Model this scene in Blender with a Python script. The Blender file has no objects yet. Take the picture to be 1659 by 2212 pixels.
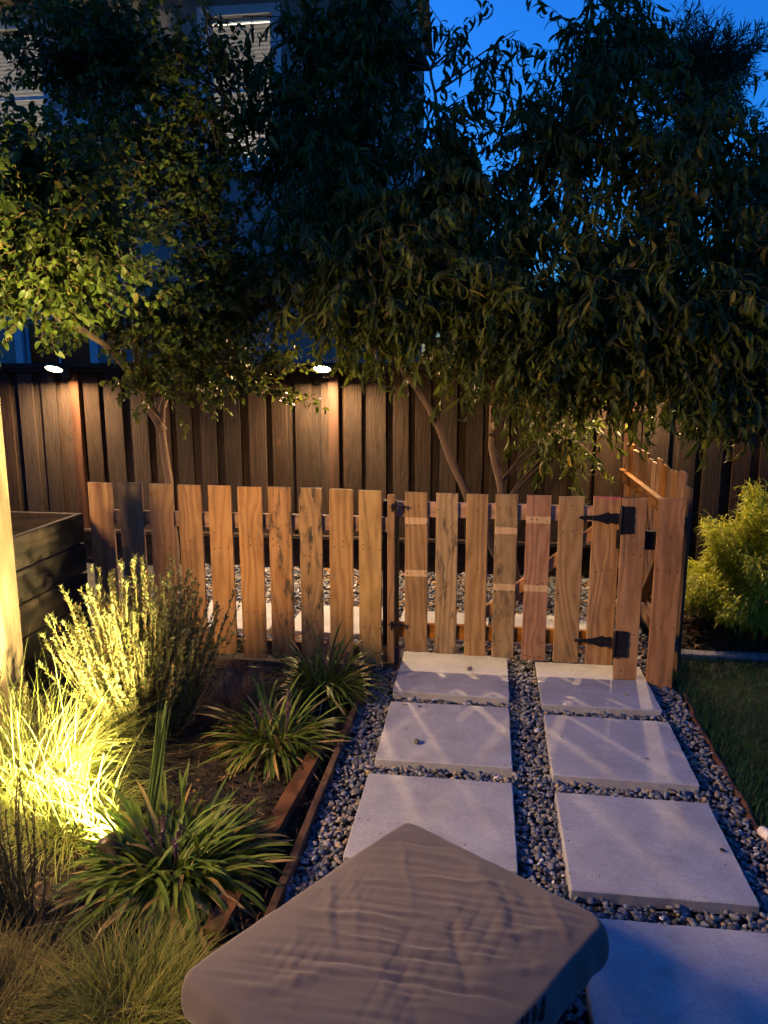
import bpy, bmesh, math, random
import numpy as np
from mathutils import Vector, Matrix, Euler

# ------------------------------------------------------------------ camera, sky, exposure
SC = bpy.context.scene
COL = SC.collection
H_CAM, F_PX, W_PX, H_PX = 1.74, 1650.0, 1659.0, 2212.0
_cx, _cy, _yh, _xv = W_PX / 2, H_PX / 2, 797.0, 1060.0
_p = math.atan2(_cy - _yh, F_PX)
_Z = Vector((0, -math.cos(_p), -math.sin(_p)))
_Y = Vector((_xv - _cx, _yh - _cy, F_PX)).normalized()
_Y = (_Y - _Z * _Y.dot(_Z)).normalized()
_X = _Y.cross(_Z)
def c2w(v):
    v = Vector(v)
    return Vector((_X.dot(v), _Y.dot(v), _Z.dot(v)))
cam_data = bpy.data.cameras.new('camera')
cam = bpy.data.objects.new('camera', cam_data)
COL.objects.link(cam)
r_, u_, b_ = c2w((1, 0, 0)), c2w((0, -1, 0)), c2w((0, 0, -1))
cam.matrix_world = Matrix(((r_.x, u_.x, b_.x, 0), (r_.y, u_.y, b_.y, 0), (r_.z, u_.z, b_.z, H_CAM), (0, 0, 0, 1)))
cam_data.sensor_fit = 'HORIZONTAL'
cam_data.sensor_width = 36.0
cam_data.lens = 36.0 * F_PX / W_PX
cam_data.clip_end = 500
cam_data.clip_start = 0.05
SC.camera = cam

world = bpy.data.worlds.new('World')
SC.world = world
world.use_nodes = True
wn = world.node_tree
wn.nodes.clear()
_sky = wn.nodes.new('ShaderNodeTexSky')
_sky.sky_type = 'NISHITA'
_sky.sun_disc = False
_sky.sun_elevation = math.radians(1.4)
_sky.sun_rotation = math.radians(300)
_sky.ozone_density = 6.2
_bg = wn.nodes.new('ShaderNodeBackground')
_bg.inputs['Strength'].default_value = 0.15
_wo = wn.nodes.new('ShaderNodeOutputWorld')
wn.links.new(_sky.outputs[0], _bg.inputs[0])
wn.links.new(_bg.outputs[0], _wo.inputs[0])

SC.view_settings.view_transform = 'Standard'
SC.view_settings.look = 'None'
SC.view_settings.exposure = 3.0
SC.view_settings.gamma = 1.0
SC.view_settings.use_curve_mapping = False
SC.render.engine = 'CYCLES'
SC.cycles.max_bounces = 4
SC.cycles.diffuse_bounces = 2
SC.cycles.glossy_bounces = 2
SC.cycles.transmission_bounces = 2
SC.cycles.transparent_max_bounces = 4
SC.cycles.caustics_reflective = False
SC.cycles.caustics_refractive = False
SC.cycles.sample_clamp_indirect = 4.0
SC.cycles.use_denoising = True
SC.cycles.use_light_tree = False
SC.cycles.use_adaptive_sampling = True
SC.cycles.adaptive_threshold = 0.02

FENCE_WATT = 14.0       # each small lamp along the tall fence
SPOT_WATT = 560.0       # garden spotlight in the bed
YARD_WATT = 104.0       # hooded yard lamp left of the frame

RNG = np.random.default_rng(11)
random.seed(5)

# ------------------------------------------------------------------ measuring helpers
def ray(px, py):
    return c2w((px - _cx, py - _cy, F_PX))
def at(px, py, Y):
    r = ray(px, py)
    t = Y / r.y
    return Vector((r.x * t, Y, H_CAM + r.z * t))
def gp(px, py, z=0.0):
    r = ray(px, py)
    t = (z - H_CAM) / r.z
    return Vector((r.x * t, r.y * t, z))

# ------------------------------------------------------------------ scene-tree helpers
def tag(o, label=None, cat=None, group=None, kind=None):
    if label: o['label'] = label
    if cat: o['category'] = cat
    if group: o['group'] = group
    if kind: o['kind'] = kind
    return o
def thing(name, label, cat, loc=(0, 0, 0), group=None):
    o = bpy.data.objects.new(name, None)
    COL.objects.link(o)
    o.location = loc
    o.empty_display_size = 0.1
    return tag(o, label, cat, group)
def wloc(o):
    v = Vector((0, 0, 0))
    while o is not None:
        v = v + Vector(o.location)
        o = o.parent
    return v
def link(name, me, mat=None, parent=None, loc=(0, 0, 0), rot=(0, 0, 0)):
    """loc is in world space; parents are never rotated"""
    o = bpy.data.objects.new(name, me)
    COL.objects.link(o)
    loc = Vector(loc)
    if parent is not None:
        o.parent = parent
        loc = loc - wloc(parent)
    o.location = loc
    o.rotation_euler = rot
    if mat is not None and me is not None and len(me.materials) == 0:
        me.materials.append(mat)
    return o

def np_mesh(name, V, Q=None, T=None, col=None, smooth=True):
    me = bpy.data.meshes.new(name)
    V = np.asarray(V, dtype=np.float32).reshape(-1, 3)
    me.vertices.add(len(V))
    me.vertices.foreach_set('co', V.ravel())
    Q = np.zeros((0, 4), np.int32) if Q is None else np.asarray(Q, np.int32)
    T = np.zeros((0, 3), np.int32) if T is None else np.asarray(T, np.int32)
    loops = np.concatenate([Q.ravel(), T.ravel()]).astype(np.int32)
    me.loops.add(len(loops))
    me.loops.foreach_set('vertex_index', loops)
    st = np.concatenate([np.arange(len(Q)) * 4, len(Q) * 4 + np.arange(len(T)) * 3]).astype(np.int32)
    me.polygons.add(len(st))
    me.polygons.foreach_set('loop_start', st)
    if smooth:
        me.polygons.foreach_set('use_smooth', np.ones(len(st), dtype=bool))
    me.update(calc_edges=True)
    if col is not None:
        a = me.color_attributes.new('tone', 'FLOAT_COLOR', 'POINT')
        c = np.ones((len(V), 4), np.float32)
        c[:, :3] = col
        a.data.foreach_set('color', c.ravel())
    return me

class Geo:
    """collects blades / tubes into one mesh"""
    def __init__(s):
        s.V, s.Q, s.T, s.C, s.n = [], [], [], [], 0
    def add(s, V, Q=None, T=None, col=(.5, .5, .5)):
        V = np.asarray(V, np.float32).reshape(-1, 3)
        s.V.append(V)
        if Q is not None: s.Q.append(np.asarray(Q) + s.n)
        if T is not None: s.T.append(np.asarray(T) + s.n)
        c = np.empty((len(V), 3), np.float32)
        c[:] = col
        s.C.append(c)
        s.n += len(V)
    def mesh(s, name, smooth=True, origin=(0, 0, 0)):
        V = np.concatenate(s.V) - np.array(origin, np.float32)
        Q = np.concatenate(s.Q) if s.Q else None
        T = np.concatenate(s.T) if s.T else None
        return np_mesh(name, V, Q, T, np.concatenate(s.C), smooth)

def norm(a):
    return a / np.maximum(np.linalg.norm(a, axis=-1, keepdims=True), 1e-9)
PROF = {
    'lance': lambda s: np.sin(np.pi * np.clip(s, 0, 1) ** 0.75) ** 0.8 * 1.0,
    'oval': lambda s: np.sin(np.pi * s ** 0.85) ** 0.7,
    'strap': lambda s: np.minimum(1, 0.55 + s * 2) * np.minimum(1, (1.001 - s) * 5) ** 0.7,
    'grass': lambda s: (1 - s * 0.97) ** 0.7,
    'needle': lambda s: np.minimum(1, .5 + s * 3) * np.minimum(1, (1.02 - s) * 3),
}
def blades(geo, P, D, N, L, W, K, m=4, prof='lance', fold=0.35, col=None, flat=False):
    P, D, N = np.asarray(P, float), norm(np.asarray(D, float)), np.asarray(N, float)
    n = len(P)
    N = norm(N - D * (N * D).sum(1, keepdims=True))
    S = np.cross(D, N)
    L = np.broadcast_to(L, (n,)); W = np.broadcast_to(W, (n,)); K = np.broadcast_to(K, (n,))
    s = np.linspace(0, 1, m + 1)
    a = K[:, None] * s[None, :]
    Td = np.cos(a)[..., None] * D[:, None] - np.sin(a)[..., None] * N[:, None]
    Nd = np.sin(a)[..., None] * D[:, None] + np.cos(a)[..., None] * N[:, None]
    mid = 0.5 * (Td[:, 1:] + Td[:, :-1]) * (L / m)[:, None, None]
    pos = np.concatenate([np.zeros((n, 1, 3)), np.cumsum(mid, 1)], 1) + P[:, None]
    w = 0.5 * W[:, None] * PROF[prof](s)[None]
    So = S[:, None] * (w * math.cos(fold))[..., None] + 0 * pos
    Up = Nd * (w * math.sin(fold))[..., None]
    if flat:
        V = np.stack([pos - So, pos + So], 2)
        k = 2
        base = (np.arange(n) * (m + 1) * 2)[:, None] + (np.arange(m) * 2)[None]
        Q = np.stack([base, base + 1, base + 3, base + 2], -1).reshape(-1, 4)
    else:
        V = np.stack([pos - So + Up, pos, pos + So + Up], 2)
        k = 3
        base = (np.arange(n) * (m + 1) * 3)[:, None] + (np.arange(m) * 3)[None]
        Q = np.concatenate([np.stack([base, base + 1, base + 4, base + 3], -1).reshape(-1, 4),
                            np.stack([base + 1, base + 2, base + 5, base + 4], -1).reshape(-1, 4)])
    c = np.repeat(np.asarray(col), (m + 1) * k, axis=0) if np.ndim(col) == 2 else col
    geo.add(V, Q, None, c)
def tubes(geo, paths, radii, ns=5, col=(.1, .07, .05)):
    paths = np.asarray(paths, float)
    n, k, _ = paths.shape
    radii = np.broadcast_to(np.asarray(radii, float), (n, k))
    T = norm(np.gradient(paths, axis=1))
    ref = np.where(np.abs(T[..., 2:3]) > .9, np.array([1., 0, 0]), np.array([0, 0, 1.]))
    A = norm(np.cross(T, ref)); B = np.cross(T, A)
    th = np.arange(ns) / ns * 2 * math.pi
    ring = paths[:, :, None] + radii[:, :, None, None] * (np.cos(th)[None, None, :, None] * A[:, :, None] + np.sin(th)[None, None, :, None] * B[:, :, None])
    base = (np.arange(n) * k * ns)[:, None, None] + (np.arange(k - 1) * ns)[None, :, None]
    j = np.arange(ns)[None, None, :]; j2 = (np.arange(ns) + 1) % ns
    j2 = j2[None, None, :]
    Q = np.stack([base + j, base + j2, base + ns + j2, base + ns + j], -1).reshape(-1, 4)
    geo.add(ring, Q, None, col)
def rnd_unit(n):
    return norm(RNG.normal(size=(n, 3)))
def tones(n, cols, jitter=.25):
    """per-leaf natural colour, cols = [(weight, (r,g,b)), ...]"""
    w = np.array([c[0] for c in cols], float); w /= w.sum()
    C = np.array([c[1] for c in cols])[RNG.choice(len(cols), n, p=w)]
    return C * np.exp(RNG.normal(0, jitter, (n, 1)))

# ------------------------------------------------------------------ materials
def newmat(name):
    m = bpy.data.materials.new(name)
    m.use_nodes = True
    nt = m.node_tree
    return m, nt, nt.nodes['Principled BSDF'], nt.nodes, nt.links
class NB:
    def __init__(s, nt): s.nt = nt
    def n(s, t, **kw):
        nd = s.nt.nodes.new(t)
        for k, v in kw.items(): setattr(nd, k, v)
        return nd
    def l(s, a, b): s.nt.links.new(a, b)
    def inp(s, sock, v):
        if hasattr(v, 'is_linked') or isinstance(v, bpy.types.NodeSocket): s.l(v, sock)
        else: sock.default_value = v
    def math(s, op, a, b=0.0, c=0.0):
        nd = s.n('ShaderNodeMath', operation=op)
        s.inp(nd.inputs[0], a); s.inp(nd.inputs[1], b); s.inp(nd.inputs[2], c)
        return nd.outputs[0]
    def vmath(s, op, a, b):
        nd = s.n('ShaderNodeVectorMath', operation=op)
        s.inp(nd.inputs[0], a); s.inp(nd.inputs[1], b)
        return nd.outputs[0]
    def noise(s, vec, scale, detail=4, rough=.55, dist=0.0):
        nd = s.n('ShaderNodeTexNoise')
        s.l(vec, nd.inputs['Vector'])
        nd.inputs['Scale'].default_value = scale; nd.inputs['Detail'].default_value = detail
        nd.inputs['Roughness'].default_value = rough; nd.inputs['Distortion'].default_value = dist
        return nd.outputs[0]
    def ramp(s, fac, stops):
        nd = s.n('ShaderNodeValToRGB')
        while len(nd.color_ramp.elements) < len(stops): nd.color_ramp.elements.new(.5)
        for e, (p, c) in zip(nd.color_ramp.elements, stops):
            e.position = p; e.color = (*c, 1) if len(c) == 3 else c
        s.l(fac, nd.inputs[0])
        return nd.outputs[0]
    def mix(s, fac, a, b, mode='MIX'):
        nd = s.n('ShaderNodeMix', data_type='RGBA', blend_type=mode)
        s.inp(nd.inputs[0], fac); s.inp(nd.inputs[6], a); s.inp(nd.inputs[7], b)
        return nd.outputs[2]
    def bump(s, hgt, strength, dist, normal=None):
        nd = s.n('ShaderNodeBump')
        s.l(hgt, nd.inputs['Height']); nd.inputs['Strength'].default_value = strength; nd.inputs['Distance'].default_value = dist
        if normal is not None: s.l(normal, nd.inputs['Normal'])
        return nd.outputs[0]
G_ = lambda v: (v, v, v, 1)

def wood(name, dark, light, tint_prop=False, ring=38.0, bump=.5, rough=.75, knots=True, weather=0.0, bands=False, fine=1.0, rw=.5):
    m, nt, bsdf, _, _ = newmat(name)
    b = NB(nt)
    tc = b.n('ShaderNodeTexCoord'); oi = b.n('ShaderNodeObjectInfo')
    off = b.vmath('SCALE', oi.outputs['Random'], (1, 1, 1))
    off_n = off.node; off_n.inputs['Scale'].default_value = 1.0
    comb = b.n('ShaderNodeCombineXYZ')
    b.l(b.math('MULTIPLY', oi.outputs['Random'], 13.0), comb.inputs[0])
    b.l(b.math('MULTIPLY', oi.outputs['Random'], 7.7), comb.inputs[1])
    b.l(b.math('MULTIPLY', oi.outputs['Random'], 31.0), comb.inputs[2])
    co = b.vmath('ADD', tc.outputs['Object'], comb.outputs[0])
    low = b.noise(b.vmath('MULTIPLY', co, (4.0, 4.0, .8)), 1.0, 3, .5, .3)
    sep = b.n('ShaderNodeSeparateXYZ'); b.l(co, sep.inputs[0])
    v = b.math('ADD', b.math('MULTIPLY', sep.outputs[0], ring), b.math('MULTIPLY', low, ring * .42))
    if knots:
        vo = b.n('ShaderNodeTexVoronoi'); vo.feature = 'F1'
        b.l(b.vmath('MULTIPLY', co, (5.2, .01, 2.3)), vo.inputs['Vector']); vo.inputs['Scale'].default_value = 1.0
        kd = vo.outputs['Distance']
        kb = b.math('POWER', 2.718, b.math('MULTIPLY', kd, -9.0))
        v = b.math('ADD', v, b.math('MULTIPLY', kb, 9.0))
    ringv = b.math('SINE', b.math('MULTIPLY', v, 2.2))
    ringv = b.math('MULTIPLY_ADD', ringv, .5, .5)
    ringv = b.math('POWER', ringv, 1.6)
    fib = b.noise(b.vmath('MULTIPLY', co, (170.0, 170.0, 4.0)), 1.0, 3, .6)
    fac = b.math('ADD', b.math('MULTIPLY', ringv, rw), b.math('MULTIPLY', fib, .55 * fine))
    if tint_prop:
        at_ = b.n('ShaderNodeAttribute', attribute_type='OBJECT', attribute_name='tint')
        lt = at_.outputs['Color']
        dk = b.mix(1.0, lt, (.52, .43, .36, 1), 'MULTIPLY')
        colr = b.mix(fac, lt, dk)
    else:
        colr = b.ramp(fac, [(.18, light), (.85, dark)])
        hv = b.n('ShaderNodeHueSaturation')
        b.l(colr, hv.inputs['Color'])
        b.l(b.math('MULTIPLY_ADD', oi.outputs['Random'], .7, .65), hv.inputs['Value'])
        b.l(b.math('MULTIPLY_ADD', b.math('FRACT', b.math('MULTIPLY', oi.outputs['Random'], 17.3)), .5, .72), hv.inputs['Saturation'])
        colr = hv.outputs[0]
    # blotchy stains
    st = b.noise(b.vmath('MULTIPLY', co, (9.0, 9.0, 3.2)), 1.0, 5, .62)
    stf = b.ramp(st, [(.5, (0, 0, 0)), (.72, (1, 1, 1))])
    colr = b.mix(b.math('MULTIPLY', stf, .45), colr, (.05, .035, .025, 1))
    if knots:
        kf = b.ramp(kd, [(.03, (1, 1, 1)), (.1, (0, 0, 0))])
        colr = b.mix(b.math('MULTIPLY', kf, .75), colr, (.06, .03, .015, 1))
    if weather > 0:
        wv = b.noise(b.vmath('MULTIPLY', co, (22.0, 22.0, 6.0)), 1.0, 6, .7)
        wa = b.n('ShaderNodeAttribute', attribute_type='OBJECT', attribute_name='mould')
        wf = b.ramp(wv, [(.52, (0, 0, 0)), (.62, (1, 1, 1))])
        colr = b.mix(b.math('MULTIPLY', wf, wa.outputs['Fac']), colr, (.035, .033, .022, 1))
    if bands:
        so = b.n('ShaderNodeSeparateXYZ'); b.l(tc.outputs['Object'], so.inputs[0])
        zz = b.math('ADD', so.outputs[2], b.math('MULTIPLY', b.math('SUBTRACT', low, .5), .006))
        for nm, hw in (('band_a', .019), ('band_b', .019)):
            ba = b.n('ShaderNodeAttribute', attribute_type='OBJECT', attribute_name=nm)
            d = b.math('ABSOLUTE', b.math('SUBTRACT', zz, ba.outputs['Fac']))
            bf = b.math('MULTIPLY', b.math('LESS_THAN', d, hw), .95)
            colr = b.mix(bf, colr, b.mix(fac, (.60, .43, .23, 1), (.46, .31, .15, 1)))
        pk = b.n('ShaderNodeAttribute', attribute_type='OBJECT', attribute_name='paint')
        pf = b.math('MULTIPLY', b.math('GREATER_THAN', zz, 0.945), pk.outputs['Fac'])
        colr = b.mix(b.math('MULTIPLY', pf, .55), colr, (.55, .10, .12, 1))
    b.l(colr, bsdf.inputs['Base Color'])
    bsdf.inputs['Roughness'].default_value = rough
    bsdf.inputs['Specular IOR Level'].default_value = .25
    h = b.math('SUBTRACT', b.math('MULTIPLY', fib, -.5), b.math('MULTIPLY', ringv, .6))
    b.l(b.bump(h, bump, .004), bsdf.inputs['Normal'])
    return m

M = {}
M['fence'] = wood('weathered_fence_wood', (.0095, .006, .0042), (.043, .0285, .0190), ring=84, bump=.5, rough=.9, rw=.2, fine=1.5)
M['rough_post'] = wood('rough_sawn_post_wood', (.026, .010, .005), (.066, .028, .013), ring=20, bump=1.0, rough=.95, knots=False)
M['picket'] = wood('reclaimed_picket_wood', None, None, tint_prop=True, ring=58, bump=.5, rough=.72, rw=.42, fine=1.45, weather=1, bands=True)
M['pine'] = wood('new_pine_rail', (.20, .092, .034), (.38, .195, .078), ring=30, bump=.3, rough=.7, knots=False)
M['redwood'] = wood('redwood_edging', (.040, .021, .012), (.115, .062, .036), ring=30, bump=.5, rough=.85, knots=False)
M['black_stain'] = wood('black_stained_wood', (.003, .0022, .0017), (.012, .0082, .0056), ring=34, bump=.9, rough=.8, knots=False)
M['side_fence'] = wood('cedar_side_boards', (.10, .046, .017), (.21, .105, .042), ring=50, bump=.5, rough=.8)
M['pale_post'] = wood('pale_painted_post', (.035, .026, .014), (.125, .098, .056), ring=26, bump=.9, rough=.8, knots=False, fine=.7)
M['grey_board'] = wood('grey_weathered_board', (.05, .05, .055), (.13, .13, .14), ring=30, bump=.6, rough=.9)

def paver_mat():
    m, nt, bsdf, _, _ = newmat('cast_limestone_paver')
    b = NB(nt)
    tc = b.n('ShaderNodeTexCoord'); oi = b.n('ShaderNodeObjectInfo')
    cb = b.n('ShaderNodeCombineXYZ'); b.l(b.math('MULTIPLY', oi.outputs['Random'], 40.0), cb.inputs[0]); b.l(b.math('MULTIPLY', oi.outputs['Random'], 23.0), cb.inputs[1])
    co = b.vmath('ADD', tc.outputs['Object'], cb.outputs[0])
    big = b.noise(co, 6.0, 9, .68)
    fine = b.noise(co, 95.0, 4, .75)
    c = b.ramp(big, [(.3, (.265, .283, .30)), (.68, (.405, .432, .455))])
    c = b.mix(b.ramp(fine, [(.42, (0, 0, 0)), (.62, (.5, .5, .5))]), c, (.235, .246, .255, 1))
    # pits
    vo = b.n('ShaderNodeTexVoronoi'); b.l(co, vo.inputs['Vector']); vo.inputs['Scale'].default_value = 55
    pit = b.ramp(vo.outputs['Distance'], [(.08, (1, 1, 1)), (.2, (0, 0, 0))])
    gate = b.ramp(b.noise(co, 11.0, 3, .6), [(.47, (0, 0, 0)), (.6, (1, 1, 1))])
    pf = b.math('MULTIPLY', pit, gate)
    c = b.mix(b.math('MULTIPLY', pf, .7), c, (.17, .16, .15, 1))
    # pale curved trowel / fibre scratches
    wv = b.noise(co, 7.0, 2, .5, 0.0)
    vs = b.noise(b.vmath('MULTIPLY', co, (14.0, 48.0, 1.0)), 1.0, 3, .55, 2.2)
    scr = b.ramp(vs, [(.60, (0, 0, 0)), (.64, (1, 1, 1)), (.68, (0, 0, 0))])
    c = b.mix(b.math('MULTIPLY', scr, .34), c, (.52, .50, .48, 1))
    # dirt blotches
    dz = b.ramp(b.noise(co, 5.0, 6, .7), [(.56, (0, 0, 0)), (.75, (1, 1, 1))])
    c = b.mix(b.math('MULTIPLY', dz, .5), c, (.17, .15, .13, 1))
    b.l(c, bsdf.inputs['Base Color'])
    bsdf.inputs['Roughness'].default_value = .7
    h = b.math('ADD', b.math('MULTIPLY', fine, .4), b.math('SUBTRACT', b.math('MULTIPLY', scr, .2), pf))
    b.l(b.bump(h, .35, .002), bsdf.inputs['Normal'])
    return m
M['paver'] = paver_mat()

def tone_mat(name, rough=.6, transl=0.0, spec=.3, bump=None):
    m, nt, bsdf, nodes, links = newmat(name)
    b = NB(nt)
    a = b.n('ShaderNodeAttribute', attribute_name='tone')
    b.l(a.outputs['Color'], bsdf.inputs['Base Color'])
    bsdf.inputs['Roughness'].default_value = rough
    bsdf.inputs['Specular IOR Level'].default_value = spec
    if bump:
        tc = b.n('ShaderNodeTexCoord')
        b.l(b.bump(b.noise(tc.outputs['Object'], bump[0], 4, .6), bump[1], bump[2]), bsdf.inputs['Normal'])
    if transl > 0:
        t = b.n('ShaderNodeBsdfTranslucent')
        hs = b.n('ShaderNodeHueSaturation'); b.l(a.outputs['Color'], hs.inputs['Color'])
        hs.inputs['Value'].default_value = 1.5; hs.inputs['Hue'].default_value = .485
        b.l(hs.outputs[0], t.inputs['Color'])
        mx = b.n('ShaderNodeMixShader'); mx.inputs[0].default_value = transl
        b.l(bsdf.outputs[0], mx.inputs[1]); b.l(t.outputs[0], mx.inputs[2])
        b.l(mx.outputs[0], nodes['Material Output'].inputs['Surface'])
    return m
M['leaf'] = tone_mat('living_leaf', .5, .28, .25)
M['dryleaf'] = tone_mat('dry_leaf', .8, .15, .2)
M['stone'] = tone_mat('river_pebble', .68, 0, .3, (60, .15, .002))
M['bark'] = tone_mat('tree_bark', .9, 0, .2, (45, .9, .01))
M['chip'] = tone_mat('bark_chip', .95, 0, .15)

def plain(name, col, rough=.5, metal=0.0, spec=.5, noise=None, emit=None):
    m, nt, bsdf, _, _ = newmat(name)
    b = NB(nt)
    bsdf.inputs['Roughness'].default_value = rough
    bsdf.inputs['Metallic'].default_value = metal
    bsdf.inputs['Specular IOR Level'].default_value = spec
    if noise:
        tc = b.n('ShaderNodeTexCoord')
        nz = b.noise(tc.outputs['Object'], noise[0], 5, .6)
        lo = tuple(c * (1 - noise[1]) for c in col); hi = tuple(min(1, c * (1 + noise[1])) for c in col)
        b.l(b.ramp(nz, [(.3, lo), (.7, hi)]), bsdf.inputs['Base Color'])
        if len(noise) > 2: b.l(b.bump(nz, noise[2], noise[3]), bsdf.inputs['Normal'])
    else:
        tc = b.n('ShaderNodeTexCoord')
        nz = b.noise(tc.outputs['Object'], 30, 3, .5)
        b.l(b.ramp(nz, [(.2, tuple(c * .9 for c in col)), (.8, tuple(min(1, c * 1.1) for c in col))]), bsdf.inputs['Base Color'])
    if emit:
        bsdf.inputs['Emission Color'].default_value = (*emit[0], 1)
        bsdf.inputs['Emission Strength'].default_value = emit[1]
    return m
WARM = (1.0, .62, .31)
M['soil'] = plain('garden_soil', (.010, .0072, .005), .95, noise=(28, .6, .9, .03))
M['grit'] = plain('grit_under_pebbles', (.035, .036, .038), .95, noise=(60, .5, .8, .02))
M['lawn_soil'] = plain('lawn_soil', (.016, .020, .010), .95, noise=(30, .5, .6, .02))
M['black_metal'] = plain('black_powder_coat', (.010, .010, .011), .42, .3, .5, noise=(80, .3, .15, .001))
M['bronze'] = plain('dark_bronze_metal', (.045, .036, .022), .45, .6, .5, noise=(50, .3))
M['nail'] = plain('rusty_nail_hole', (.016, .010, .007), .8)
M['lens'] = plain('warm_lamp_lens', (.9, .8, .6), .4, emit=(WARM, 30.0))
M['frost'] = plain('frosted_lamp_ring', (.9, .8, .6), .5, emit=(WARM, 8.0))
M['spot_lens'] = plain('spot_lamp_lens', (.9, .85, .6), .4, emit=((1.0, .80, .36), 20.0))
M['stucco'] = plain('grey_stucco', (.21, .185, .165), .9, noise=(90, .12, .5, .004))
M['white_trim'] = plain('white_painted_trim', (.42, .42, .43), .55, noise=(20, .06))
M['roof'] = plain('eave_board', (.055, .053, .052), .8, noise=(20, .3))
M['slat'] = plain('white_blind_slat', (.30, .29, .27), .5, noise=(8, .05))
M['room'] = plain('lamplit_room', (.5, .4, .3), .9, emit=((1.0, .84, .62), .55))
M['dark_room'] = plain('unlit_room', (.02, .022, .028), .9)
M['concrete'] = plain('concrete_strip', (.22, .21, .20), .9, noise=(30, .25, .5, .004))
M['rust_edge'] = plain('terracotta_edging', (.10, .042, .022), .95, noise=(22, .7, .8, .008))
M['pvc'] = plain('white_pvc', (.75, .74, .70), .45, noise=(40, .1))
for k_ in ('lens', 'frost', 'spot_lens', 'room'):
    M[k_].cycles.emission_sampling = 'NONE'
def glass_mat():
    m, nt, bsdf, _, _ = newmat('window_glass')
    b = NB(nt)
    g = b.n('ShaderNodeBsdfGlossy'); g.inputs['Roughness'].default_value = .03
    t = b.n('ShaderNodeBsdfTransparent'); t.inputs['Color'].default_value = (.88, .92, .95, 1)
    fr = b.n('ShaderNodeFresnel'); fr.inputs['IOR'].default_value = 1.5
    mx = b.n('ShaderNodeMixShader')
    b.l(fr.outputs[0], mx.inputs[0]); b.l(t.outputs[0], mx.inputs[1]); b.l(g.outputs[0], mx.inputs[2])
    b.l(mx.outputs[0], nt.nodes['Material Output'].inputs['Surface'])
    return m
M['glass'] = glass_mat()
def fabric_mat():
    m, nt, bsdf, _, _ = newmat('taupe_canvas')
    b = NB(nt)
    tc = b.n('ShaderNodeTexCoord')
    co = tc.outputs['Object']
    w = b.noise(co, 420, 2, .6)
    big = b.noise(co, 5, 4, .6)
    c = b.ramp(big, [(.3, (.078, .067, .064)), (.7, (.100, .087, .083))])
    c = b.mix(b.math('MULTIPLY', w, .6), c, (.056, .045, .040, 1))
    sp = b.ramp(b.noise(co, 60, 2, .5), [(.77, (0, 0, 0)), (.79, (1, 1, 1))])
    c = b.mix(b.math('MULTIPLY', sp, .5), c, (.05, .04, .035, 1))
    b.l(c, bsdf.inputs['Base Color'])
    bsdf.inputs['Roughness'].default_value = .85
    bsdf.inputs['Sheen Weight'].default_value = .15
    cr_ = b.noise(co, 34, 5, .65, .6)
    nb_ = b.bump(cr_, .12, .003)
    b.l(b.bump(w, .4, .0015, nb_), bsdf.inputs['Normal'])
    return m
M['canvas'] = fabric_mat()

# ------------------------------------------------------------------ solid builders
def box_mesh(name, w, t, l, bev=.003, jitter=0.0, base=True):
    bm = bmesh.new()
    bmesh.ops.create_cube(bm, size=1)
    for v in bm.verts:
        v.co = Vector((v.co.x * w, v.co.y * t, (v.co.z + (.5 if base else 0)) * l))
    if bev:
        bmesh.ops.bevel(bm, geom=list(bm.edges), offset=bev, segments=1, affect='EDGES', clamp_overlap=True)
    if jitter:
        for v in bm.verts: v.co += Vector((random.uniform(-1, 1), random.uniform(-1, 1) * .5, random.uniform(-1, 1))) * jitter
    me = bpy.data.meshes.new(name)
    bm.to_mesh(me); bm.free()
    return me
def board(name, w, t, l, mat, parent, loc, rot=(0, 0, 0), bev=.003, jitter=.001, **props):
    """local x width, y thickness, z length from the bottom"""
    o = link(name, box_mesh(name, w, t, l, bev, jitter), mat, parent, loc, rot)
    for k, v in props.items(): o[k] = v
    return o
def plank_x(name, x0, x1, y, z, t, h, mat, parent, **props):
    """board lying along x, its height h up z (centre y,z)"""
    return board(name, h, t, x1 - x0, mat, parent, (x0, y, z), (0, math.pi / 2, 0), **props)
def plank_y(name, y0, y1, x, z, t, h, mat, parent, **props):
    """board running along y; width h stands up z, thickness t along x"""
    # local z -> +Y, local x -> -Z... built with euler
    m = Matrix(((0, 1, 0), (0, 0, 1), (1, 0, 0))).to_euler()
    return board(name, h, t, y1 - y0, mat, parent, (x, y0, z), m, **props)
def extrude_poly(name, pts, depth, bev=0.0):
    """outline in x,z extruded along -y..0"""
    bm = bmesh.new()
    f = bm.faces.new([bm.verts.new((p[0], 0, p[1])) for p in pts])
    r = bmesh.ops.extrude_face_region(bm, geom=[f])
    for v in [e for e in r['geom'] if isinstance(e, bmesh.types.BMVert)]: v.co.y -= depth
    bmesh.ops.recalc_face_normals(bm, faces=bm.faces)
    if bev: bmesh.ops.bevel(bm, geom=[e for e in bm.edges], offset=bev, segments=1, affect='EDGES', clamp_overlap=True)
    me = bpy.data.meshes.new(name); bm.to_mesh(me); bm.free()
    return me
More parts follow.
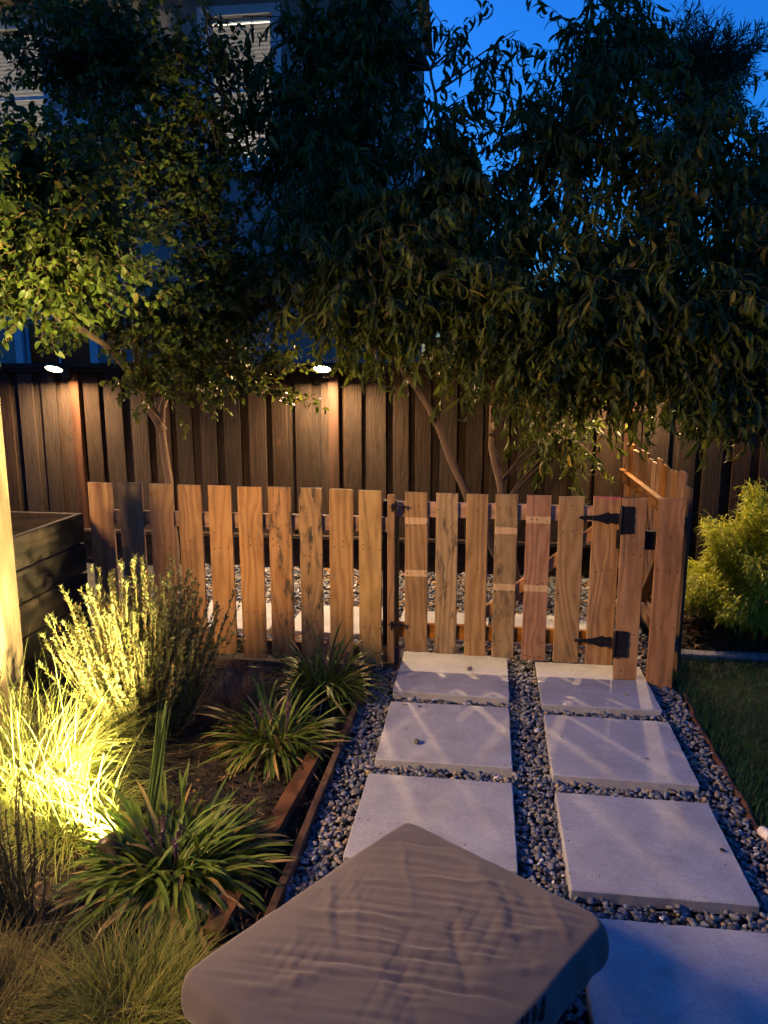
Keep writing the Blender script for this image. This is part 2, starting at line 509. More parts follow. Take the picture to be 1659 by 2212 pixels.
def lathe(name, prof, seg=20, axis=None):
    bm = bmesh.new()
    rings = []
    for r, z in prof:
        if r < 1e-6: rings.append([bm.verts.new((0, 0, z))])
        else: rings.append([bm.verts.new((r * math.cos(2 * math.pi * i / seg), r * math.sin(2 * math.pi * i / seg), z)) for i in range(seg)])
    for a, b in zip(rings, rings[1:]):
        for i in range(seg):
            j = (i + 1) % seg
            if len(a) == 1 and len(b) > 1: bm.faces.new((a[0], b[j], b[i]))
            elif len(b) == 1 and len(a) > 1: bm.faces.new((a[i], a[j], b[0]))
            elif len(a) > 1: bm.faces.new((a[i], a[j], b[j], b[i]))
    bmesh.ops.recalc_face_normals(bm, faces=bm.faces)
    me = bpy.data.meshes.new(name); bm.to_mesh(me); bm.free()
    for p in me.polygons: p.use_smooth = len(p.vertices) == 4
    return me
def sheet(name, x0, x1, y0, y1, z, mat, nx=1, ny=1, bumpy=0.0):
    xs, ys = np.linspace(x0, x1, nx + 1), np.linspace(y0, y1, ny + 1)
    X, Y = np.meshgrid(xs, ys)
    Z = np.full_like(X, z) + bumpy * RNG.normal(size=X.shape)
    V = np.stack([X, Y, Z], -1).reshape(-1, 3)
    i = (np.arange(ny)[:, None] * (nx + 1) + np.arange(nx)[None]).ravel()
    Q = np.stack([i, i + 1, i + nx + 2, i + nx + 1], -1)
    o = link(name, np_mesh(name, V, Q, smooth=True), mat)
    return tag(o, kind='structure')

# ------------------------------------------------------------------ the setting: ground
gnd = sheet('ground', -60, 60, -20, 120, -.05, M['soil'])
tag(gnd, 'dark garden soil reaching beyond the yard', kind='structure')
bed = sheet('planting_bed', -4.2, -.655, .9, 4.6, -.012, M['soil'], 70, 70, .009)
tag(bed, 'dark mulched soil of the planting bed beside the path', kind='structure')
path = sheet('gravel_path', -.655, 1.075, .9, 4.5, -.02, M['grit'], 4, 4)
tag(path, 'grey pebble path laid with square pale pavers', kind='structure')
yard = sheet('gravel_yard', -4.6, 1.08, 4.5, 6.5, -.02, M['grit'], 4, 4)
tag(yard, 'pebble strip between the picket fence and the tall fence', kind='structure')
lawn = sheet('lawn', 1.075, 6.0, .9, 4.66, -.015, M['lawn_soil'], 30, 30, .006)
tag(lawn, 'dark green lawn to the side of the path', kind='structure')

# pavers: children of the pebble path
def paver(parent, x0, x1, y0, y1, top=.04, th=.05):
    w, d = x1 - x0, y1 - y0
    bm = bmesh.new()
    bmesh.ops.create_cube(bm, size=1)
    for v in bm.verts:
        v.co = Vector((v.co.x * w + random.uniform(-.004, .004), v.co.y * d + random.uniform(-.004, .004), v.co.z * th))
    bmesh.ops.subdivide_edges(bm, edges=[e for e in bm.edges if abs(e.verts[0].co.z - e.verts[1].co.z) < .01], cuts=14, use_grid_fill=True)
    sd_ = random.uniform(0, 50)
    for v in bm.verts:
        ex, ey = abs(abs(v.co.x) - w / 2) < .006, abs(abs(v.co.y) - d / 2) < .006
        wob = lambda q: .0007 * math.sin(q * 37 + sd_) + .0006 * math.sin(q * 83 + sd_ * 2)
        if ex: v.co.x += wob(v.co.y + (3 if v.co.x > 0 else 0))
        if ey: v.co.y += wob(v.co.x + (7 if v.co.y > 0 else 0))
        if (ex or ey) and v.co.z > 0 and random.random() < .025:
            v.co.z -= random.uniform(.001, .004)
    bmesh.ops.bevel(bm, geom=[e for e in bm.edges if len(e.link_faces) == 2 and e.calc_face_angle(0) > 1.2], offset=.004, segments=1, affect='EDGES')
    me = bpy.data.meshes.new('paver'); bm.to_mesh(me); bm.free()
    return link('paver', me, M['paver'], parent, ((x0 + x1) / 2, (y0 + y1) / 2, top - th / 2),
                (random.uniform(-.004, .004), random.uniform(-.004, .004), random.uniform(-.006, .006)))
PAVERS = [(-.48, .14, 3.82, 4.42), (-.47, .14, 3.10, 3.70), (-.475, .135, 2.40, 2.97),
          (.305, .905, 3.77, 4.36), (.305, .905, 3.06, 3.65), (.305, .905, 2.33, 2.93), (.31, .915, 1.60, 2.205), (-.475, .135, 1.66, 2.27)]
BACKP = [(-2.03, -1.42, 4.70, 5.28), (-1.31, -.70, 4.70, 5.28), (-.58, .03, 4.68, 5.24), (.15, .76, 4.68, 5.26)]
for p in PAVERS: paver(path, *p)
for p in BACKP: paver(yard, *p, top=.035)

# pebbles (uncountable)
def ico1():
    bm = bmesh.new()
    bmesh.ops.create_icosphere(bm, subdivisions=2, radius=1.0)
    V = np.array([v.co[:] for v in bm.verts]); T = np.array([[v.index for v in f.verts] for f in bm.faces])
    bm.free()
    return V, T
ICO = ico1()
STONES = [(30, (.085, .098, .118)), (22, (.13, .145, .165)), (14, (.055, .062, .072)), (12, (.17, .155, .13)), (8, (.20, .16, .105)), (5, (.22, .22, .22)), (1, (.42, .41, .40))]
def pebbles(pos, size, geo):
    n = len(pos)
    V0, T0 = ICO
    ax = np.stack([size * RNG.uniform(.85, 1.45, n), size * RNG.uniform(.65, 1.0, n), size * RNG.uniform(.36, .62, n)], 1) * .5
    # egg-shaped, slightly lopsided
    Vv = V0[None] * ax[:, None]
    Vv = Vv * (1 + .22 * np.sin(V0[None, :, 0:1] * 1.6 + RNG.uniform(0, 6, (n, 1, 1))) + .06 * RNG.normal(size=(n, len(V0), 1)) * .4)
    yaw, ti, ro = RNG.uniform(0, 6.28, n), RNG.normal(0, .38, n), RNG.normal(0, .38, n)
    cyw, syw = np.cos(yaw), np.sin(yaw)
    Rx = np.zeros((n, 3, 3)); Rx[:, 0, 0] = 1; Rx[:, 1, 1] = np.cos(ti); Rx[:, 1, 2] = -np.sin(ti); Rx[:, 2, 1] = np.sin(ti); Rx[:, 2, 2] = np.cos(ti)
    Ry = np.zeros((n, 3, 3)); Ry[:, 1, 1] = 1; Ry[:, 0, 0] = np.cos(ro); Ry[:, 0, 2] = np.sin(ro); Ry[:, 2, 0] = -np.sin(ro); Ry[:, 2, 2] = np.cos(ro)
    Rz = np.zeros((n, 3, 3)); Rz[:, 2, 2] = 1; Rz[:, 0, 0] = cyw; Rz[:, 0, 1] = -syw; Rz[:, 1, 0] = syw; Rz[:, 1, 1] = cyw
    R = Rz @ Ry @ Rx
    Vv = np.einsum('nij,nkj->nki', R, Vv) + pos[:, None]
    T = (T0[None] + (np.arange(n) * len(V0))[:, None, None]).reshape(-1, 3)
    geo.add(Vv, None, T, np.repeat(tones(n, STONES, .2) * 1.28, len(V0), 0))
def scatter(x0, x1, y0, y1, n, holes, zlo, zhi, margin=.0):
    P = np.stack([RNG.uniform(x0, x1, n), RNG.uniform(y0, y1, n), RNG.uniform(zlo, zhi, n)], 1)
    keep = np.ones(n, bool)
    for a, b, c, d in holes:
        keep &= ~((P[:, 0] > a - margin) & (P[:, 0] < b + margin) & (P[:, 1] > c - margin) & (P[:, 1] < d + margin))
    return P[keep]
g = Geo()
P = scatter(-.64, 1.05, 1.55, 4.5, 26000, PAVERS, -.012, .016, .004)
pebbles(P, RNG.uniform(.012, .027, len(P)), g)
o = link('pebbles', g.mesh('pebbles'), M['stone'])
tag(o, 'grey and tan river pebbles filling between the pale pavers', 'pebbles', kind='stuff')
g = Geo()
P = scatter(-2.75, 1.06, 4.5, 6.4, 14500, BACKP, -.012, .014, .004)
pebbles(P, RNG.uniform(.021, .036, len(P)), g)
o = link('pebbles', g.mesh('pebbles'), M['stone'])
tag(o, 'pebbles under the trees behind the picket fence', 'pebbles', kind='stuff')

# ------------------------------------------------------------------ tall back fence
YB = 6.46
fence = thing('board_fence', 'tall brown weathered board fence behind the trees', 'fence', (-1.5, YB, 0))
x = -5.2
i = 0
SKIP = {}
while x < 5.5:
    w = random.uniform(.132, .152)
    wb = random.uniform(.13, .15)
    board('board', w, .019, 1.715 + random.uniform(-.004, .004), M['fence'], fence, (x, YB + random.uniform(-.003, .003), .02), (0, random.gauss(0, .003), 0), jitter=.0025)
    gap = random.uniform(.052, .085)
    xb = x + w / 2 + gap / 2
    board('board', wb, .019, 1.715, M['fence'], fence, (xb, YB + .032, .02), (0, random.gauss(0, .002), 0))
    x += w + gap + 0.0
    i += 1
LAMPX = [-3.70, -1.36, 1.085]
for lx in LAMPX + [3.5]:
    board('post', .088, .07, 1.70, M['rough_post'], fence, (lx + .045, YB - .012, .0), bev=.004, jitter=.002)
plank_x('cap_rail', -5.4, 5.6, YB - .012, 1.772, .11, .036, M['fence'], fence)
plank_x('top_rail', -5.4, 5.6, YB - .032, 1.735, .03, .034, M['fence'], fence)
for xa, xb in ((-5.4, -2.6), (-2.594, 0.2), (.206, 1.06)):
    plank_x('kick_board', xa, xb, YB - .045, .135, .036, .25, M['black_stain'], fence)
    plank_x('kick_rail', xa, xb, YB - .06, .29, .06, .03, M['fence'], fence)

# fence lamps
LNAME = ['round warm lamp under the fence cap beside the house window', 'round warm lamp under the fence cap above the picket fence middle', 'round warm lamp at the fence corner, half hidden by drooping peach leaves']
for lx, lab in zip(LAMPX, LNAME):
    y = YB - .26
    t = thing('fence_lamp', lab, 'lamp', (lx, y, 1.74), 'lamps along the tall fence')
    body = lathe('hood', [(0, .026), (.05, .026), (.074, .018), (.078, .004), (.078, -.004), (.070, -.004), (.070, .002)], 28)
    link('hood', body, M['bronze'], t, (lx, y, 1.74), (math.radians(-22), 0, 0))
    lens = lathe('lens', [(0, -.014), (.030, -.012), (.050, -.007), (.060, .001)], 28)
    link('diffuser', lathe('diffuser', [(.0605, .0), (.064, -.003), (.067, -.002), (.0695, .001)], 28), M['frost'], t, (lx, y, 1.74), (math.radians(-22), 0, 0))
    link('lens', lens, M['lens'], t, (lx, y, 1.74), (math.radians(-22), 0, 0))
    ld = bpy.data.lights.new('fence_light', 'AREA')
    ld.shape = 'DISK'; ld.size = .08; ld.energy = FENCE_WATT * (.45 if lx > 0 else 1.0); ld.color = WARM
    lo = bpy.data.objects.new('fence_light', ld); COL.objects.link(lo)
    lo.parent = t; lo.location = (0, -.0065, -.0165); lo.rotation_euler = (math.radians(-22), 0, 0)
    board('arm', .03, .012, .20, M['bronze'], t, (lx, y + .04, 1.752), (math.radians(-90), 0, 0))
    board('mounting_plate', .06, .008, .09, M['bronze'], t, (lx, YB - .09, 1.665))

# ------------------------------------------------------------------ side fence at the right
side = thing('side_fence', 'low cedar board fence lit orange, running back to the tall fence corner', 'fence', (1.09, 5.3, 0))
y = 4.34
k = 0
while y < 6.36:
    w = random.uniform(.128, .148)
    hgt = 1.145 + .02 * math.sin(k * 1.7) + random.uniform(-.012, .012) - (.05 if k == 0 else 0)
    board('board', w, .018, hgt - .02, M['side_fence'], side, (1.11 + random.uniform(-.002, .002), y + w / 2, .02), (0, 0, math.pi / 2), jitter=.002)
    y += w + random.uniform(.004, .012); k += 1
plank_y('rail', 4.32, 6.40, 1.078, .90, .038, .085, M['side_fence'], side)
plank_y('rail', 4.32, 6.40, 1.078, .20, .038, .085, M['side_fence'], side)
# sloping brace under the rail
br = board('brace', .07, .032, 1.05, M['side_fence'], side, (1.04, 5.1, .22), (math.radians(48), 0, 0))

# ------------------------------------------------------------------ picket fence, gate, end boards
YP = 4.20
def nails(parent, spots, y):
    """small dark nail heads joined per picket"""
    bm = bmesh.new()
    for (dx, dz) in spots:
        c = [bm.verts.new((dx + .0042 * math.cos(a * math.pi / 4), 0, dz + .0042 * math.sin(a * math.pi / 4))) for a in range(8)]
        bm.faces.new(c[::-1])
    me = bpy.data.meshes.new('nail_heads'); bm.to_mesh(me); bm.free()
    o = bpy.data.objects.new('nail_heads', me); COL.objects.link(o)
    me.materials.append(M['nail'])
    o.parent = parent; o.location = (0, y, 0); o['kind'] = 'stuff'
    return o
def picket(parent, x0, x1, z0, z1, y, tint, rows=(), mould=0.0, band_a=-9.0, band_b=-9.0, paint=0.0, tilt=None, label=None, t=.018):
    w = x1 - x0
    o = board('picket', w, t, z1 - z0, M['picket'], parent, ((x0 + x1) / 2, y + t / 2 + random.uniform(-.002, .002), z0),
              (random.gauss(0, .004), random.gauss(0, .0035) if tilt is None else tilt, random.gauss(0, .006)), bev=.0025, jitter=.0018,
              tint=tint, mould=float(mould), band_a=float(band_a), band_b=float(band_b), paint=float(paint))
    sp = []
    for r in rows:
        z, n = r
        if .2 < z < .8: z += random.uniform(-.035, .035)
        if n == 3 and random.random() < .3: n = 2
        if n == 1: sp.append((random.uniform(-.35, .1) * w, z))
        else:
            for q in range(n): sp.append(((-.34 + .68 * q / (n - 1)) * w + random.uniform(-.012, .012), z + random.uniform(-.011, .011)))
    if sp: nails(o, sp, -t / 2 - .0012)
    if label: o['label'] = label
    return o
def dx(px, z=1.07):
    # x on the picket plane for a pixel at about the picket tops
    return at(px, 1060, YP).x
pf = thing('picket_fence', 'low fence of ten reclaimed wooden pickets beside the planter', 'fence', (-1.45, YP, 0))
ZL = lambda v: 0 + v
LE = [383, 510, 641, 767, 897, 1027, 1157, 1289, 1418, 1547]
RE = [484, 613, 743, 868, 998, 1132, 1258, 1389, 1521, 1647]
TI = [(0.370, 0.222, 0.111), (0.370, 0.228, 0.111), (0.381, 0.234, 0.111), (0.403, 0.248, 0.104), (0.414, 0.248, 0.097), (0.437, 0.260, 0.097), (0.437, 0.260, 0.104), (0.381, 0.260, 0.118), (0.459, 0.293, 0.111), (0.504, 0.352, 0.132)]
MO = [0, 0, .1, .15, .1, 0, .85, 1.0, .15, .25]
for q in range(10):
    picket(pf, dx(LE[q] / 2), dx(RE[q] / 2), .045 + random.uniform(-.01, .01), 1.082 - .0016 * q + random.uniform(-.003, .003), YP, TI[q],
           rows=((.74, 1), (.66, 3), (.26, 3), (.04, 1)), mould=MO[q])
plank_x('rail', -2.33, -.545, YP + .018 + .021, .868, .038, .088, M['pine'], pf)
plank_x('rail', -2.33, -.60, YP + .018 + .021, .095, .038, .088, M['redwood'], pf)
board('post', .088, .088, 1.0, M['black_stain'], pf, (-.548, YP + .09, 0))
board('jamb_board', .042, .02, .995, M['picket'], pf, (at(845, 1061, YP - .02).x, YP - .018, .055), tint=(.35, .22, .10), mould=.3, band_a=-9., band_b=-9., paint=0.)
board('post_foot', .10, .05, .14, M['redwood'], pf, (-.532, YP + .005 + .02, 0))

gate = thing('picket_gate', 'wooden picket gate of seven reclaimed boards hung on black hinges', 'gate', (.1, YP, .1))
GE = [(93, 192), (227, 323), (360, 455), (484, 583), (618, 726), (762, 873), (907, 1028)]
GT = [(0.392, 0.260, 0.111), (0.448, 0.338, 0.166), (0.448, 0.293, 0.118), (0.403, 0.299, 0.139), (0.437, 0.254, 0.139), (0.448, 0.306, 0.132), (0.482, 0.306, 0.139)]
GM = [.0, .75, .15, .55, .05, .15, .0]
GB = [(.775, .47), (-9, -9), (-9, -9), (.745, .42), (.815, .425), (-9, -9), (-9, -9)]
GR = [((.86, 1), (.775, 3), (.47, 3), (.11, 1)), ((.85, 2), (.1, 2)), ((.85, 1), (.52, 1), (.1, 2)), ((.87, 1), (.745, 2), (.42, 2), (.1, 1)), ((.81, 3), (.425, 3), (.11, 2), (.02, 4)), ((.9, 1), (.75, 3), (.41, 3)), ((.54, 3), (.13, 3))]
for q in range(7):
    a, b = GE[q]
    picket(gate, dx(829.4 + a / 2), dx(829.4 + b / 2), .125 - .004 * q, 1.062 - random.uniform(0, .006), YP, GT[q], rows=GR[q], mould=GM[q], band_a=GB[q][0], band_b=GB[q][1], paint=1.0 if q == 6 else 0.0,
           label='picket with faded pink paint along its top' if q == 6 else None)
plank_x('rail', -.505, .70, YP + .018 + .021, 1.005 - .045, .038, .085, M['pine'], gate)
plank_x('rail', -.505, .70, YP + .018 + .021, .245, .038, .085, M['pine'], gate)
# diagonal brace
A, B = Vector((-.10, YP + .04, .28)), Vector((.66, YP + .04, .92))
d = B - A
board('brace', .06, .034, d.length, M['pine'], gate, A, (0, math.atan2(d.x, d.z), 0))

endp = thing('gate_post_boards', 'two tall end boards that carry the gate hinges beside the lawn', 'fence', (.87, 4.16, 0))
picket(endp, at(829.4 + 1035 / 2, 1075, 4.15).x, at(829.4 + 1140 / 2, 1075, 4.15).x, .043, 1.066, 4.145, (.47, .285, .13), rows=((.78, 1), (.70, 3), (.28, 4), (.05, 1)), t=.022)
picket(endp, at(829.4 + 1185 / 2, 1075, 4.15).x, at(829.4 + 1303 / 2, 1075, 4.15).x, .0, 1.066, 4.145, (.45, .255, .11), rows=((.86, 1), (.69, 3), (.36, 3), (.05, 2)), t=.022)
board('post', .088, .088, 1.0, M['side_fence'], endp, (.985, 4.26, 0.0))
board('post', .07, .05, 1.0, M['black_stain'], endp, (.775, 4.275, .045))
plank_x('rail', .70, 1.02, 4.19, .83, .036, .10, M['black_stain'], endp)

# strap hinges
def hinge(loc, lab):
    t = thing('strap_hinge', lab, 'hinge', loc, 'black strap hinges on the gate')
    x, y, z = loc
    s = [(-.012, .030), (-.05, .026), (-.06, .034), (-.075, .030), (-.11, .017), (-.165, .011), (-.20, .010), (-.212, .006), (-.217, 0)]
    pts = s + [(a, -b) for a, b in s[::-1][1:]]
    link('strap', extrude_poly('strap', pts[::-1], .004, .001), M['black_metal'], t, (x, y + .016, z))
    pl = [(.010, .075), (.060, .075), (.072, .066), (.066, .048), (.070, .040), (.064, .022), (.070, .010), (.070, -.010), (.064, -.022), (.070, -.040), (.066, -.048), (.072, -.066), (.060, -.075), (.010, -.075)]
    link('plate', extrude_poly('plate', pl[::-1], .004, .001), M['black_metal'], t, (x, y - .001, z - .005))
    bar = lathe('barrel', [(0, 0), (.008, 0), (.009, .003), (.009, .152), (.008, .155), (0, .155)], 12)
    link('barrel', bar, M['black_metal'], t, (x + .003, y - .002, z - .083))
    sc = lathe('screw', [(0, .0035), (.004, .003), (.0062, .0)], 10)
    for (dx_, dz_) in ((-.04, 0), (-.08, 0), (-.14, 0), (-.195, 0)):
        link('screw', sc, M['black_metal'], t, (x + dx_, y + .012, z + dz_), (math.pi / 2, 0, 0))
    for (dx_, dz_) in ((.04, .05), (.045, 0), (.04, -.055)):
        link('screw', sc, M['black_metal'], t, (x + dx_, y - .005, z + dz_ - .005), (math.pi / 2, 0, 0))
hx = at(829.4 + 1022 / 2, 1120, 4.14).x
hinge((hx, 4.134, at(1340, 1121, 4.14).z), 'upper black strap hinge near the top of the gate')
hinge((hx + .004, 4.134, at(1325, 1388, 4.14).z), 'lower black strap hinge near the foot of the gate')
def latch(loc, lab):
    t = thing('gate_latch', lab, 'latch', loc, 'black bolts joining gate and fence')
    x, y, z = loc
    board('latch_case', .022, .016, .036, M['black_metal'], t, (x, y + .006, z - .018))
    board('knob', .010, .014, .020, M['black_metal'], t, (x - .003, y - .004, z - .030))
    plank_x('bolt', x - .03, x + .075, y + .014, z - .002, .008, .008, M['black_metal'], t)
    board('keeper', .009, .012, .026, M['black_metal'], t, (x + .05, y + .012, z - .018))
lx_ = at(849, 1095, YP - .04).x
latch((lx_, YP - .04, at(849, 1095, YP - .04).z), 'upper black bolt latch beside the tallest gap of the gate')
latch((lx_ - .004, YP - .04, at(845, 1350, YP - .04).z), 'lower black bolt latch near the gravel at the gate')

# ------------------------------------------------------------------ planter box, pale post
pl = thing('planter_box', 'raised planter box of black stained planks beside the picket fence', 'planter', (-2.8, 3.85, 0))
hp = .172
for r in range(5):
    z = .055 + r * .18 + (.04 if r == 4 else 0)
    z = .09 + r * .181
    plank_y('plank', 3.36, 4.17, -2.392, z, .036, hp, M['black_stain'], pl, bev=.005)
    plank_x('plank', -3.40, -2.412, 3.378, z, .036, hp, M['black_stain'], pl, bev=.005)
    plank_x('plank', -3.40, -2.412, 4.152, z, .036, hp, M['black_stain'], pl, bev=.005)
    plank_y('plank', 3.36, 4.17, -3.42, z, .036, hp, M['black_stain'], pl, bev=.005)
for px_, py_ in ((-2.455, 3.44), (-2.455, 4.09), (-3.36, 3.44), (-3.36, 4.09)):
    board('corner_post', .085, .085, .86, M['black_stain'], pl, (px_, py_, 0))
o = sheet('planter_soil', -3.40, -2.41, 3.395, 4.13, .70, M['soil'], 12, 12, .008)
del o['kind']; o.name = 'soil'; o.parent = pl; o.location = -Vector(pl.location)
post = thing('pale_post', 'pale square wooden post lit yellow at the left edge of the bed', 'post', (-2.36, 3.26, 0))
board('shaft', .28, .14, 2.45, M['pale_post'], post, (-2.39, 3.24, 0), bev=.006, jitter=.002)
board('trim_board', .07, .03, 2.45, M['pale_post'], post, (-2.49, 3.153, 0), bev=.004)
board('foot_block', .33, .19, .06, M['concrete'], post, (-2.39, 3.24, -.03), bev=.006)

# ------------------------------------------------------------------ timber edging
def edging(name, a, b, w, h, mat, label, z=-.02):
    a, b = Vector(a), Vector(b)
    d = b - a
    o = link(name, box_mesh(name, w, d.length, h, .004, .002), mat, None, ((a + b) / 2).to_tuple()[:2] + (z,), (0, 0, math.atan2(-d.x, d.y)))
    return tag(o, label, 'edging')
edging('timber_edging', (-.655, 1.5), (-.64, 4.32), .03, .062, M['redwood'], 'long redwood strip edging the bed along the pebble path')
edging('timber_stake', (-.806, 1.98), (-.735, 3.16), .062, .045, M['redwood'], 'loose redwood timber lying in the bed between two strappy clumps', z=.005)
edging('timber_edging', (-1.75, 4.16), (-.66, 4.18), .03, .05, M['redwood'], 'dark edging board under the row of pickets').rotation_euler
# lawn edging
pts = [(1.085, 1.6), (1.07, 2.3), (1.062, 2.9), (1.06, 3.4), (1.065, 3.8), (1.09, 4.08)]
g = Geo()
k = np.array(pts)
tt = np.linspace(0, 1, 40)
xs = np.interp(tt, np.linspace(0, 1, len(k)), k[:, 0]) + .004 * np.sin(tt * 60)
ys = np.interp(tt, np.linspace(0, 1, len(k)), k[:, 1])
pth = np.stack([xs, ys, np.full(40, .010)], -1)[None]
pth[..., 0] += .004 * np.sin(tt * 31)[None]; pth[..., 2] += (.004 * np.sin(tt * 23 + 1) - .006)[None]
tubes(g, pth, (.013 + .003 * np.sin(tt * 47))[None], 8, (.2, .08, .04))
tag(link('lawn_edging', g.mesh('lawn_edging'), M['rust_edge']), 'rust brown rounded edging strip between pebbles and lawn', 'edging')
o = link('pipe_cap', lathe('pipe_cap', [(0, .06), (.018, .06), (.021, .056), (.021, 0), (.017, 0)], 16), M['pvc'], None, (1.062, 2.79, .02), (math.radians(80), 0, .25))
tag(o, 'small white plastic pipe end on the lawn edging', 'pipe')
o = link('mowing_strip', box_mesh('mowing_strip', 2.6, .09, .05, .006), M['concrete'], None, (2.45, 4.70, -.03))
tag(o, 'pale concrete strip at the far edge of the lawn', 'edging')

# ------------------------------------------------------------------ lamps
# garden spotlight in the bed
sp_loc = Vector((-1.25, 2.23, .10))
aim = sp_loc + Vector((-.76, .62, .56))
sd = (aim - sp_loc).normalized()
q = sd.to_track_quat('Z', 'Y').to_euler()
spot = thing('garden_spotlight', 'dark bronze garden spotlight glowing beside the large strappy clump', 'lamp', (sp_loc.x, sp_loc.y, 0))
hd = link('lamp_head', lathe('lamp_head', [(0, -.125), (.02, -.122), (.036, -.10), (.04, -.03), (.044, .012), (.047, .02), (.047, .045), (.041, .045), (.041, .012)], 22), M['bronze'], spot, sp_loc, q)
ln = link('lens', lathe('lens', [(0, .017), (.025, .016), (.0405, .013)], 22), M['spot_lens'], spot, sp_loc, q)
link('stake', lathe('stake', [(0, -.08), (.006, -.05), (.011, 0), (.011, .12), (.008, .13)], 10), M['bronze'], spot, (sp_loc.x - sd.x * .05, sp_loc.y - sd.y * .05, 0))
ld = bpy.data.lights.new('spotlight_beam', 'SPOT')
ld.energy = SPOT_WATT; ld.color = (1.0, .74, .29); ld.spot_size = math.radians(74); ld.spot_blend = .6; ld.shadow_soft_size = .035
lo = bpy.data.objects.new('spotlight_beam', ld); COL.objects.link(lo)
lo.parent = spot
lo.location = sp_loc + sd * .055 - Vector(spot.location)
lo.rotation_euler = (-sd).to_track_quat('Z', 'Y').to_euler()
# hooded yard lamp on a pole, left of the view
yl = Vector((-2.95, 1.60, 1.75))
yard_l = thing('yard_lamp', 'black hooded yard lamp on a slim pole outside the bed', 'lamp', (-3.2, 1.5, 0))
link('pole', lathe('pole', [(.05, 0), (.05, .02), (.022, .03), (.02, 1.92), (0, 1.93)], 14), M['black_metal'], yard_l, (-3.2, 1.5, 0))
g = Geo(); tubes(g, np.array([[(-3.2, 1.5, 1.88), (-3.14, 1.52, 1.98), (-3.04, 1.56, 1.99), (-2.96, 1.59, 1.92), (yl.x, yl.y, yl.z + .06)]]), .012, 8)
link('arm', g.mesh('arm', origin=(-3.2, 1.5, 0)), M['black_metal'], yard_l, (-3.2, 1.5, 0))
link('hood', lathe('hood', [(0, .09), (.03, .085), (.05, .06), (.13, .0), (.135, -.015), (.128, -.012), (.05, .05), (0, .06)], 26), M['black_metal'], yard_l, yl)
link('bulb', lathe('bulb', [(0, -.012), (.018, -.008), (.028, .008), (.026, .03), (.014, .05)], 16), plain('bulb_glow', (.9, .8, .6), .4, emit=(WARM, 6.0)), yard_l, yl)
ld = bpy.data.lights.new('yard_light', 'SPOT')
ld.energy = YARD_WATT; ld.color = (1.0, .58, .26); ld.spot_size = math.radians(108); ld.spot_blend = .5; ld.shadow_soft_size = .36
lo = bpy.data.objects.new('yard_light', ld); COL.objects.link(lo)
lo.parent = yard_l; lo.location = yl - Vector((0, 0, .02)) - Vector(yard_l.location)
dv = (Vector((-.65, 4.0, -.45)) - yl).normalized()
lo.rotation_euler = (-dv).to_track_quat('Z', 'Y').to_euler()

# ------------------------------------------------------------------ house behind
YH = 9.5
house = thing('house', 'grey two storey stucco house behind the tall fence with lit blinds', 'house', (-6, YH, 0))
WINS = [(-3.42, -2.60, 4.20, 5.80, 'lit'), (-6.75, -5.50, 4.27, 5.80, 'lit'), (-6.08, -5.12, 1.05, 2.38, 'dark'), (-1.55, -1.28, 3.70, 4.25, 'dark')]
X0, X1, Z0, Z1 = -13.0, -1.05, -.05, 6.25
xs = sorted({X0, X1} | {w[0] for w in WINS} | {w[1] for w in WINS})
zs = sorted({Z0, Z1} | {w[2] for w in WINS} | {w[3] for w in WINS})
bm = bmesh.new()
vv = {}
def gv(x, y, z):
    k = (round(x, 4), round(y, 4), round(z, 4))
    if k not in vv: vv[k] = bm.verts.new(k)
    return vv[k]
for a, b in zip(xs, xs[1:]):
    for c, d in zip(zs, zs[1:]):
        mx, mz = (a + b) / 2, (c + d) / 2
        if any(w[0] < mx < w[1] and w[2] < mz < w[3] for w in WINS): continue
        bm.faces.new((gv(a, YH, c), gv(b, YH, c), gv(b, YH, d), gv(a, YH, d)))
for w in WINS:
    a, b, c, d = w[:4]
    for (p, q_) in (((a, c), (a, d)), ((a, d), (b, d)), ((b, d), (b, c)), ((b, c), (a, c))):
        bm.faces.new((gv(p[0], YH, p[1]), gv(q_[0], YH, q_[1]), gv(q_[0], YH + .14, q_[1]), gv(p[0], YH + .14, p[1])))
bm.faces.new((gv(X1, YH, Z0), gv(X1, YH + 2.4, Z0), gv(X1, YH + 2.4, Z1), gv(X1, YH, Z1)))
bm.faces.new((gv(X0, YH + 2.4, Z0), gv(X1, YH + 2.4, Z0), gv(X1, YH + 2.4, Z1), gv(X0, YH + 2.4, Z1)))
bm.faces.new((gv(X0, YH, Z0), gv(X0, YH + 2.4, Z0), gv(X0, YH + 2.4, Z1), gv(X0, YH, Z1)))
bmesh.ops.recalc_face_normals(bm, faces=bm.faces)
me = bpy.data.meshes.new('wall'); bm.to_mesh(me); bm.free()
link('wall', me, M['stucco'], house).location = -Vector(house.location)
def frame_mesh(a, b, c, d, wd, y0, y1):
    bm = bmesh.new()
    def bx(x0, x1, z0, z1):
        r = bmesh.ops.create_cube(bm, size=1)
        for v in r['verts']:
            v.co = Vector(((x0 + x1) / 2 + v.co.x * (x1 - x0), (y0 + y1) / 2 + v.co.y * (y1 - y0), (z0 + z1) / 2 + v.co.z * (z1 - z0)))
    bx(a, b, d - wd, d); bx(a, b, c, c + wd); bx(a, a + wd, c + wd, d - wd); bx(b - wd, b, c + wd, d - wd)
    me = bpy.data.meshes.new('frame'); bm.to_mesh(me); bm.free()
    return me
